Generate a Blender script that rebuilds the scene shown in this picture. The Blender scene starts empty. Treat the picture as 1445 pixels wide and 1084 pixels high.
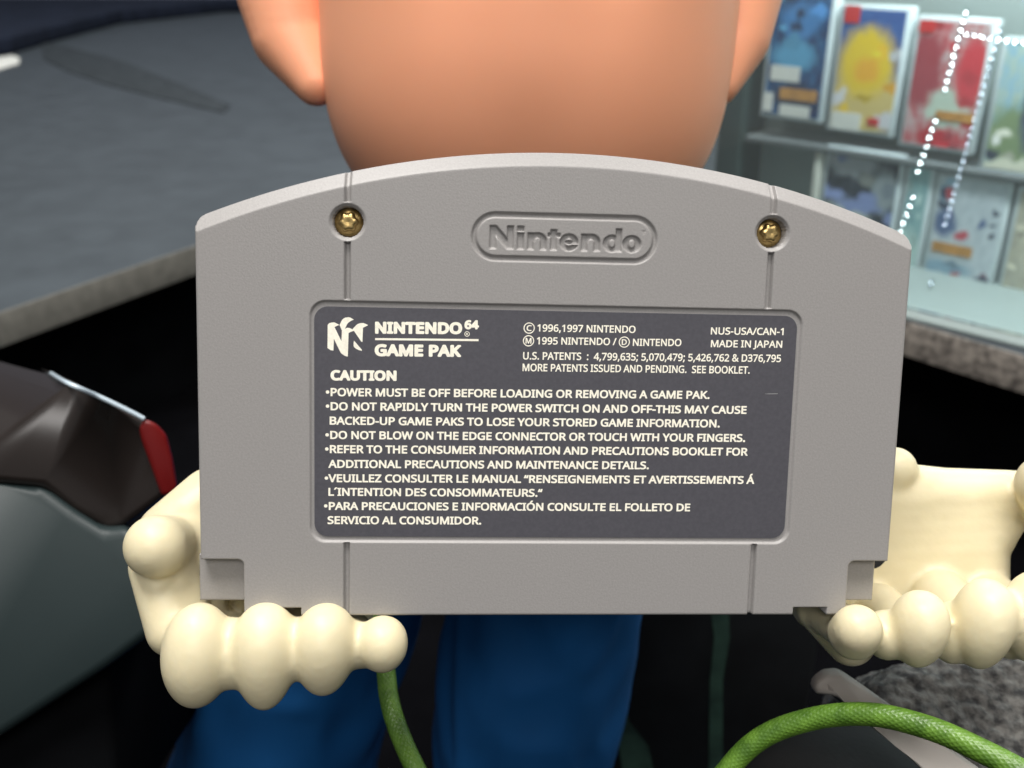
import bpy, bmesh, math, random
import numpy as np
from mathutils import Vector, Matrix, noise
from mathutils.geometry import tessellate_polygon

random.seed(4)
S = bpy.context.scene
C = S.collection
R = math.radians
MM = 0.001

# ---------------------------------------------------------------- camera
FPX, CX, CY = 1400.0, 722.5, 542.0
cam = bpy.data.objects.new('camera', bpy.data.cameras.new('camera'))
C.objects.link(cam)
cam.location = (0, 0, 0.40)
cam.rotation_euler = (R(90 - 25), 0, 0)
cam.data.sensor_fit = 'HORIZONTAL'
cam.data.sensor_width = 36.0
cam.data.lens = 36.0 * FPX / 1445.0
cam.data.clip_start = 0.01
cam.data.clip_end = 60
cam.data.dof.use_dof = True
cam.data.dof.focus_distance = 0.1640
cam.data.dof.aperture_fstop = 24
S.camera = cam
CAM = Matrix.Translation(cam.location) @ cam.rotation_euler.to_matrix().to_4x4()

# ---------------------------------------------------------------- ambient light
W = bpy.data.worlds.new('World')
S.world = W
W.use_nodes = True
bg = W.node_tree.nodes['Background']
bg.inputs[0].default_value = (0.93, 0.97, 1.0, 1)
bg.inputs[1].default_value = 0.20

def area(name, loc, target, size, size_y, power, col=(1, 1, 1)):
    d = bpy.data.lights.new(name, 'AREA')
    d.shape = 'RECTANGLE'
    d.size, d.size_y, d.energy, d.color = size, size_y, power, col
    o = bpy.data.objects.new(name, d)
    C.objects.link(o)
    o.location = loc
    o.rotation_euler = (Vector(target) - Vector(loc)).to_track_quat('-Z', 'Y').to_euler()
    return o

area('ceiling_and_fill_light', (-0.3, 0.0, 2.3), (0, 0.2, 0.3), 1.3, 0.6, 60, (1.0, 0.97, 0.935))
area('ceiling_and_fill_light', (0.9, 0.3, 2.3), (0.1, 0.4, 0.3), 1.2, 0.3, 20, (1.0, 0.97, 0.93))
area('ceiling_and_fill_light', (-0.2, 2.6, 2.3), (0, 1.2, 0.2), 1.4, 0.5, 26, (0.86, 0.94, 1.0))

area('ceiling_and_fill_light', (0.15, -1.6, 1.9), (0, 0.2, 0.3), 1.4, 0.5, 22, (1.0, 0.97, 0.94))  # added fill lamp from the front to brighten the figure's lower face

S.view_settings.view_transform = 'Standard'
S.view_settings.look = 'None'
S.view_settings.gamma = 1.0
S.view_settings.exposure = 0.0
S.cycles.use_denoising = True
S.cycles.max_bounces = 8

# ---------------------------------------------------------------- helpers
def P(px, py, d):
    """a point at d metres in front of the lens"""
    return CAM @ Vector(((px - CX) / FPX * d, -(py - CY) / FPX * d, -d))

# pose of the cartridge: axes X right, Y up, Z towards the viewer, millimetres
RC = Matrix(((0.9973453952891487, 0.024636795414583475, 0.06852146238392595),
             (-0.015291232112206487, 0.9909024910133815, -0.13371025212737414),
             (-0.07119227989060643, 0.13230752667620724, 0.9886487635499284)))
TC = Vector((7.56850258, -2.49077733, -163.355922))
CART = CAM @ Matrix.Translation(TC * MM) @ RC.to_4x4()
FOOT = Vector((-19.2162, 23.8949, 160.65))

def Q(px, py, z=0.0):
    """cartridge coordinates (mm) of the point at height z seen at px, py"""
    d = RC.transposed() @ Vector(((px - CX) / FPX, -(py - CY) / FPX, -1))
    k = (z - FOOT.z) / d.z
    return FOOT + d * k

def QW(px, py, z=0.0):
    return CART @ (Q(px, py, z) * MM)

def col(r, g, b):
    f = lambda c: ((c / 255 + 0.055) / 1.055) ** 2.4 if c > 10 else c / 255 / 12.92
    return (f(r), f(g), f(b), 1)

def mat(name, c, rough=0.5, spec=0.5, metal=0.0, var=0.0, vscale=40, bump=0.0, bscale=900, coat=0.0,
        sss=0.0, c2=None, emit=None, estr=0, trans=0.0, alpha=1.0, bdist=0.0002):
    m = bpy.data.materials.new(name)
    m.use_nodes = True
    N, Lk = m.node_tree.nodes, m.node_tree.links
    b = N['Principled BSDF']
    b.inputs['Base Color'].default_value = c
    b.inputs['Roughness'].default_value = rough
    b.inputs['Specular IOR Level'].default_value = spec
    b.inputs['Metallic'].default_value = metal
    b.inputs['Coat Weight'].default_value = coat
    b.inputs['Transmission Weight'].default_value = trans
    b.inputs['Alpha'].default_value = alpha
    if sss:
        b.inputs['Subsurface Weight'].default_value = sss
        b.inputs['Subsurface Radius'].default_value = (1, 0.7, 0.4)
        b.inputs['Subsurface Scale'].default_value = 0.002
    tc = N.new('ShaderNodeTexCoord')
    if var or c2:
        n = N.new('ShaderNodeTexNoise')
        n.inputs['Scale'].default_value = vscale
        n.inputs['Detail'].default_value = 6
        Lk.new(tc.outputs['Object'], n.inputs['Vector'])
        rp = N.new('ShaderNodeValToRGB')
        rp.color_ramp.elements[0].position = 0.35
        rp.color_ramp.elements[1].position = 0.65
        a = c2 if c2 else tuple(x * (1 - var) for x in c[:3]) + (1,)
        e = c if c2 else tuple(min(1, x * (1 + var)) for x in c[:3]) + (1,)
        rp.color_ramp.elements[0].color = a
        rp.color_ramp.elements[1].color = e
        Lk.new(n.outputs['Fac'], rp.inputs[0])
        Lk.new(rp.outputs[0], b.inputs['Base Color'])
    if bump:
        n2 = N.new('ShaderNodeTexNoise')
        n2.inputs['Scale'].default_value = bscale
        n2.inputs['Detail'].default_value = 3
        Lk.new(tc.outputs['Object'], n2.inputs['Vector'])
        bp = N.new('ShaderNodeBump')
        bp.inputs['Strength'].default_value = bump
        bp.inputs['Distance'].default_value = bdist
        Lk.new(n2.outputs['Fac'], bp.inputs['Height'])
        Lk.new(bp.outputs[0], b.inputs['Normal'])
    if emit:
        b.inputs['Emission Color'].default_value = emit
        b.inputs['Emission Strength'].default_value = estr
    return m

def tag(o, label=None, cat=None, group=None, kind=None):
    if label: o['label'] = label
    if cat: o['category'] = cat
    if group: o['group'] = group
    if kind: o['kind'] = kind
    return o

def empty(name, M=None, loc=None):
    o = bpy.data.objects.new(name, None)
    C.objects.link(o)
    o.empty_display_size = 0.02
    if M is not None: o.matrix_world = M
    if loc is not None: o.location = loc
    return o

def link(name, me, m, parent=None, smooth=True):
    """a mesh given in its parent's space"""
    o = bpy.data.objects.new(name, me)
    C.objects.link(o)
    if m: me.materials.append(m)
    if smooth:
        me.polygons.foreach_set('use_smooth', [True] * len(me.polygons))
    if parent: o.parent = parent
    return o

def mesh(name, verts, faces):
    me = bpy.data.meshes.new(name)
    me.from_pydata([tuple(v) for v in verts], [], faces)
    me.update()
    return me

def inv(parent):
    M = parent.matrix_world.copy() if parent.parent is None else parent.parent.matrix_world @ parent.matrix_world
    return M.inverted()

def bake(o):
    dg = bpy.context.evaluated_depsgraph_get()
    me = bpy.data.meshes.new_from_object(o.evaluated_get(dg), depsgraph=dg)
    o.modifiers.clear()
    o.data = me
    me.polygons.foreach_set('use_smooth', [True] * len(me.polygons))
    return o

def poly_prism(pts, depth_vec, bev=0.0, seg=3):
    """extrude a (roughly planar) outline of world points along a vector"""
    bm = bmesh.new()
    a = [bm.verts.new(p) for p in pts]
    b = [bm.verts.new(Vector(p) + Vector(depth_vec)) for p in pts]
    n = len(pts)
    bm.faces.new(a)
    bm.faces.new(b[::-1])
    for i in range(n):
        bm.faces.new((a[i], b[i], b[(i + 1) % n], a[(i + 1) % n])[::-1])
    bmesh.ops.recalc_face_normals(bm, faces=bm.faces)
    if bev:
        bmesh.ops.bevel(bm, geom=list(bm.edges), offset=bev, segments=seg, affect='EDGES', profile=0.5, clamp_overlap=True)
    me = bpy.data.meshes.new('m')
    bm.to_mesh(me)
    bm.free()
    return me

def box_me(x0, x1, y0, y1, z0, z1, bev=0.0, seg=2):
    return poly_prism([(x0, y0, z0), (x1, y0, z0), (x1, y1, z0), (x0, y1, z0)], (0, 0, z1 - z0), bev, seg)

def catmull(pts, n):
    out = []
    p = [pts[0]] + list(pts) + [pts[-1]]
    for i in range(1, len(p) - 2):
        for k in range(n):
            t = k / n
            out.append(0.5 * ((2 * p[i]) + (p[i + 1] - p[i - 1]) * t + (2 * p[i - 1] - 5 * p[i] + 4 * p[i + 1] - p[i + 2]) * t * t
                              + (3 * p[i] - p[i - 1] - 3 * p[i + 1] + p[i + 2]) * t ** 3))
    out.append(p[-2].copy())
    return out

def shade_flatish(o, ang=35):
    for p in o.data.polygons: p.use_smooth = True
    try:
        o.data.set_sharp_from_angle(angle=R(ang))
    except Exception:
        pass

# ================================================================= SETTING
SLAB, TH = 0.15, 0.024
A = Vector((-0.36, 0.657)); dl = Vector((0.5, 0.866))
B = Vector((0.273, 0.637)); dr = Vector((0.660, -0.751))
k = 0.4876
corner = A + dl * k
Lend = A - dl * 0.75
Rend = B + dr * 0.6
laminate = mat('dark_laminate', col(66, 72, 76), 0.5, 0.35, var=0.11, vscale=30, bump=0.5, bscale=330, bdist=0.0006)
edge_m = mat('edge_band_grey', col(150, 143, 134), 0.7, 0.3, c2=col(84, 79, 75), vscale=190, bump=0.8, bscale=500, bdist=0.0006)
edge_l = mat('edge_band_grey_smooth', col(116, 114, 107), 0.65, 0.3, var=0.14, vscale=120, bump=0.4, bscale=500, bdist=0.0004)
black = mat('black_board', col(8, 9, 11), 0.9, 0.06, var=0.3, vscale=30)
blackfloor = mat('black_floor', col(7, 7, 9), 1.0, 0.03, var=0.3, vscale=20)

def prism_xy(pts, z0, z1, bev=0.0):
    return poly_prism([(p[0], p[1], z0) for p in pts], (0, 0, z1 - z0), bev)

def top_setting(name, me, m, label=None, cat=None, kind='structure', smooth=False):
    o = link(name, me, m, None, smooth)
    return tag(o, label, cat, None, kind)

floor = top_setting('floor', prism_xy([(-4, -1.5), (4, -1.5), (4, 5), (-4, 5)], -0.03, 0.0), blackfloor)
nl = Vector((-0.866, 0.5))
nr = Vector((0.751, 0.660))

def counter(label, outline, e0, e1, nout, band_mat):
    ct = empty('counter', loc=(e0.x, e0.y, 0))
    tag(ct, label, 'counter')
    off = Matrix.Translation(-Vector((e0.x, e0.y, 0)))
    me = prism_xy(outline, SLAB - TH + 0.001, SLAB); me.transform(off)
    link('worktop', me, laminate, ct, False)
    me = prism_xy([e0, e1, e1 - nout * 0.0015, e0 - nout * 0.0015], SLAB - TH, SLAB + 0.0004, 0.0004); me.transform(off)
    link('edge_band', me, band_mat, ct)
    q0, q1 = e0 + nout * 0.05, e1 + nout * 0.05
    me = prism_xy([q0, q1, q1 + nout * 0.018, q0 + nout * 0.018], 0.0, SLAB - TH); me.transform(off)
    link('cabinet_panel', me, black, ct, False)
    return ct

far = Vector((0.25, 3.2))
counter('dark grey counter with a worn pale edge on the left behind the cartridge', [Lend, corner, far, (-2.6, 3.2), (-2.6, 0.0)], Lend, corner, nl, edge_l)
counter('dark grey counter with a speckled chipped edge under the display case on the right', [corner, Rend, (2.6, 0.1), (2.6, 3.2), far], corner, Rend, nr, edge_m)
wallm = mat('pale_blue_wall', col(128, 134, 150), 0.85, 0.2, var=0.05, vscale=3)
tag(link('wall', box_me(-4, 4, 3.3, 3.4, -0.03, 2.6), wallm, None, False), kind='structure')

# things on the left counter, with a shadow streak built as a sheet
def hitz(px, py, z):
    o = Vector((0, 0, 0.40)); d = P(px, py, 1) - o
    return o + d * ((z - o.z) / d.z)
navy = mat('navy_cloth', col(30, 36, 50), 0.85, 0.2, var=0.25, vscale=25, bump=0.5, bscale=220, bdist=0.001)
pts = [hitz(x, y, SLAB) for x, y in [(-120, 98), (20, 76), (80, 58), (170, 34), (330, 16), (420, 8), (420, -30), (330, -40), (150, -48), (40, -5), (-120, 40)]]
o = link('folded_cloth', poly_prism(pts, (0, 0, 0.035), 0.006), navy)
tag(o, 'folded dark navy cloth lying at the far side of the left counter', 'cloth')
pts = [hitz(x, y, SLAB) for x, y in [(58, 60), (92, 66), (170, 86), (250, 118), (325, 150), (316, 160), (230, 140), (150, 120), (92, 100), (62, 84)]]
streakm = mat('shadow_streak', col(56, 61, 64), 0.75, 0.2, var=0.3, vscale=60)
o = link('strap', poly_prism(pts, (0, 0, 0.002), 0.0006), streakm)  # thin dark sheet standing in for a soft shadow streak on the counter
tag(o, 'painted dark shadow streak tapering across the top of the left counter', 'strap')
pts = [hitz(x, y, SLAB) for x, y in [(-20, 86), (18, 80), (28, 84), (27, 91), (0, 99), (-20, 103)]]
o = link('paper_tag', poly_prism(pts, (0, 0, 0.003), 0.0008), mat('white_card', col(240, 238, 228), 0.6, 0.3, var=0.03))
tag(o, 'small white card tag on the left counter by the frame edge', 'tag')

# ================================================================= CARTRIDGE
cart = empty('game_cartridge', M=CART)
tag(cart, 'grey plastic game cartridge held up with its dark caution label facing out', 'cartridge')
grey = mat('grey_cartridge_plastic', col(147, 144, 142), 0.42, 0.42, var=0.045, vscale=2600, bump=0.5, bscale=3200, bdist=0.00006)

step = 116.5 / 832
xs = -58.25 + step * np.arange(-9, 832 + 3)
ys = (39.8 - step * np.arange(-3, 553))[::-1]
X, Y = np.meshgrid(xs, ys)
drop = 150.0 - np.sqrt(150.0 ** 2 - X ** 2)
Y = Y - drop * np.clip((Y - 8) / 31.8, 0, 1)          # rows bend to follow the arched top
AX = np.abs(X)
RAD = 150.0
ytop = 39.8 - (RAD - np.sqrt(RAD ** 2 - X ** 2))
dt = (ytop - Y) * np.sqrt(1 - (X / RAD) ** 2)
ds = 58.25 - AX
DEEP = 9.0

def edge(d, r):
    dc = np.clip(d, 0, r)
    h = -(r - np.sqrt(np.maximum(r * r - (r - dc) ** 2, 0)))
    return np.where(d < 0, -DEEP, h)

def rbox(x0, x1, y0, y1, rr=0.0):
    """signed distance to a rounded rectangle, negative inside"""
    qx = np.abs(X - (x0 + x1) / 2) - (x1 - x0) / 2 + rr
    qy = np.abs(Y - (y0 + y1) / 2) - (y1 - y0) / 2 + rr
    return np.hypot(np.maximum(qx, 0), np.maximum(qy, 0)) + np.minimum(np.maximum(qx, qy), 0) - rr

def sstep(t):
    t = np.clip(t, 0, 1)
    return t * t * (3 - 2 * t)

def soft(x, w):
    return w * np.logaddexp(0, x / w)

# corner rounding of the outline where arch and side meet
dt = np.where(np.abs(dt) < 1e-6, 0, dt); ds = np.where(np.abs(ds) < 1e-6, 0, ds)
dcorner = np.where((dt < 1.2) & (ds < 1.2), 1.2 - np.hypot(1.2 - dt, 1.2 - ds), np.minimum(dt, ds))
h = -0.85 * soft(2.2 - dt, 0.06)                       # sloped top chamfer
h = np.minimum(h, edge(dcorner, 0.55))
h = np.minimum(h, edge(Y + 37.15, 0.45))
for s in (1, -1):
    x0, x1 = (42.0, 47.8) if s > 0 else (-47.8, -42.0)
    h = np.minimum(h, edge(rbox(x0, x1, -60, -35.75), 0.15))
    x0, x1 = (51.25, 90) if s > 0 else (-90, -51.25)
    dd = rbox(x0, x1, -90, -27.5, 1.0)
    reach = 57.3 if s > 0 else 59.2
    floor_h = -3.0 + np.minimum(edge(reach - AX, 0.4), edge(Y + 35.6, 0.4))
    wall = np.minimum(-0.25 + dd * 14, np.where(ds < 0.1, -3.0, 0))
    inner = np.where((AX > reach) | (Y < -35.6), -DEEP, np.maximum(wall, floor_h))
    h = np.where(dd < 0, inner, np.minimum(h, edge(np.maximum(dd, 0), 0.25)))
# grooves
base = h.copy()
def trench(d, depth, w, r=0.12):
    """d = distance from centre line"""
    return -depth * (1 - sstep((d - w / 2 + r) / (2 * r)))
for s in (-1, 1):
    gx = 34.4 * s
    scr = np.hypot(X - gx, Y - 27.9)
    on = (Y > 15.6) & (scr > 3.15) | (Y < -24.5)
    g = trench(np.abs(X - gx), 0.95, 0.80, 0.16) * on
    h = np.where(base > -DEEP + 1, np.maximum(base + g, -DEEP), base)
    base = h.copy()
    rim = -0.42 * (1 - sstep((scr - 2.45) / 0.55))
    hole = np.where(scr < 2.38, -3.2, 0)
    h = np.where(scr < 3.3, base + np.minimum(rim, hole), base)
    base = h.copy()
# label recess
dr_ = rbox(-40.4, 40.4, -24.45, 15.45, 2.6)
h = h - 0.42 * (1 - sstep((dr_ + 0.3) / 0.36))
# oval emblem ring
dov = rbox(-14.85, 15.5, 22.25, 30.2, 3.97)
ring = np.abs(dov + 0.52)
h = h - 0.5 * (1 - sstep((ring - 0.12) / 0.42))
# sunken lettering built from strokes
def bar(x0, y0, x1, y1, w, cap=False):
    dx, dy = x1 - x0, y1 - y0
    L = math.hypot(dx, dy)
    u = ((X - x0) * dx + (Y - y0) * dy) / L
    v = np.abs(((X - x0) * -dy + (Y - y0) * dx) / L)
    return np.maximum(v - w / 2, np.maximum(-u, u - L))
def oval(cx_, cy_, rx, ry, tx, ty):
    o_ = (np.hypot((X - cx_) / rx, (Y - cy_) / ry) - 1) * min(rx, ry)
    i_ = (np.hypot((X - cx_) / (rx - tx), (Y - cy_) / (ry - ty)) - 1) * min(rx - tx, ry - ty)
    return np.maximum(o_, -i_)
U_ = np.minimum
bx, by = -11.75, 24.35
CH, XH, ST = 3.5, 2.5, 0.86
def glyph_n(x):
    a = bar(x + ST / 2, by, x + ST / 2, by + XH, ST)
    arch = np.maximum(oval(x + 1.52, by + XH - 1.2, 1.42, 1.25, ST, 0.62), (by + XH - 1.2) - Y)
    return U_(U_(a, arch), bar(x + 2.94 - ST / 2, by, x + 2.94 - ST / 2, by + XH - 1.15, ST))
ch = [bar(bx + 0.45, by, bx + 0.45, by + CH, 0.9), bar(bx + 3.25, by, bx + 3.25, by + CH, 0.9),
      bar(bx + 0.5, by + CH - 0.25, bx + 3.2, by + 0.25, 1.0),
      bar(bx + 4.9, by, bx + 4.9, by + XH, 0.95), bar(bx + 4.9, by + 2.85, bx + 4.9, by + CH, 0.95),
      glyph_n(bx + 6.1), glyph_n(bx + 14.8)]
ch[2] = np.maximum(ch[2], np.maximum(bx - X, X - (bx + 3.7)))
ch[2] = np.maximum(ch[2], np.maximum(by - Y, Y - (by + CH)))
tx = bx + 10.25
ch += [bar(tx, by, tx, by + 3.1, 0.9), bar(tx - 0.85, by + 2.3, tx + 1.0, by + 2.3, 0.42)]
ex = bx + 12.75
e_o = oval(ex, by + 1.2, 1.42, 1.28, 0.84, 0.5)
e_o = np.maximum(e_o, -np.maximum(np.abs(Y - (by + 0.86)) - 0.16, (ex) - X))
ch += [e_o, bar(ex - 1.0, by + 1.22, ex + 1.35, by + 1.22, 0.4)]
dxp = bx + 19.75
ch += [oval(dxp, by + 1.2, 1.36, 1.28, 0.84, 0.5), bar(dxp + 1.1, by, dxp + 1.1, by + CH, 0.88)]
ch += [oval(bx + 23.0, by + 1.2, 1.42, 1.28, 0.86, 0.5)]
dl_ = ch[0]
for q in ch[1:]: dl_ = U_(dl_, q)
h = h - 0.5 * (1 - sstep((dl_ + 0.10) / 0.26))
# tiny trade mark
tmk = U_(bar(12.9, 27.65, 13.45, 27.65, 0.1), bar(13.17, 27.2, 13.17, 27.6, 0.1))
h = h - 0.12 * (1 - sstep((tmk + 0.1) / 0.2))
# a few fine handling marks
rs = np.random.RandomState(3)
h = np.maximum(h, -DEEP)
nyg, nxg = X.shape
co = np.stack([X, Y, h], -1).reshape(-1, 3) * MM
idx = np.arange(nyg * nxg).reshape(nyg, nxg)
quads = np.stack([idx[:-1, :-1], idx[:-1, 1:], idx[1:, 1:], idx[1:, :-1]], -1).reshape(-1, 4)
hm = h.reshape(-1)
keep = (hm[quads] > -DEEP + 0.01).any(1)
lab = rbox(-38.8, 38.8, -22.7, 13.6, 2.0).reshape(-1)
keep &= ~(lab[quads] < -0.3).all(1)
quads = quads[keep]
used, invx = np.unique(quads, return_inverse=True)
co = co[used]; quads = invx.reshape(-1, 4)
me = bpy.data.meshes.new('rear_shell')
me.vertices.add(len(co)); me.vertices.foreach_set('co', co.astype(np.float32).ravel())
me.loops.add(len(quads) * 4); me.loops.foreach_set('vertex_index', quads.astype(np.int32).ravel())
me.polygons.add(len(quads)); me.polygons.foreach_set('loop_start', np.arange(0, len(quads) * 4, 4, dtype=np.int32))
me.update(calc_edges=True)
link('rear_shell', me, grey, cart)
# front half behind the seam
prof = []
for x in np.linspace(-58.0, 58.0, 41):
    prof.append((x * MM, (39.8 - (RAD - math.sqrt(RAD ** 2 - x * x)) - 0.2) * MM, -DEEP * MM))
for x, y in [(58.0, -27.2), (57.1, -27.2), (57.1, -35.5), (42, -35.5), (42, -37), (-42, -37), (-42, -35.5), (-57.9, -35.5)]:
    prof.append((x * MM, y * MM, -DEEP * MM))
link('front_shell', poly_prism(prof, (0, 0, -9.4 * MM), 0.0), grey, cart, False)

# label
labm = mat('dark_label_film', col(78, 77, 83), 0.40, 0.5, var=0.08, vscale=1800, bump=0.12, bscale=1500, bdist=0.00005)
def rrect(x0, x1, y0, y1, r, z, n=8):
    out = []
    for cx_, cy_, a0 in ((x1 - r, y1 - r, 0), (x0 + r, y1 - r, 90), (x0 + r, y0 + r, 180), (x1 - r, y0 + r, 270)):
        for i in range(n + 1):
            a = R(a0 + 90 * i / n)
            out.append(((cx_ + r * math.cos(a)) * MM, (cy_ + r * math.sin(a)) * MM, z * MM))
    return out
LZ = -0.26
link('caution_label', poly_prism(rrect(-39.7, 39.6, -23.5, 14.45, 2.2, LZ), (0, 0, -0.14 * MM)), labm, cart, False)
lbl = cart.children[-1] if False else [o for o in C.objects if o.name == 'caution_label'][0]
ink = mat('cream_ink', col(248, 243, 226), 0.5, 0.4, var=0.06, vscale=2000)
inkd = mat('fine_scratch', col(150, 150, 150), 0.5)
TZ = (LZ + 0.012) * MM

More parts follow.
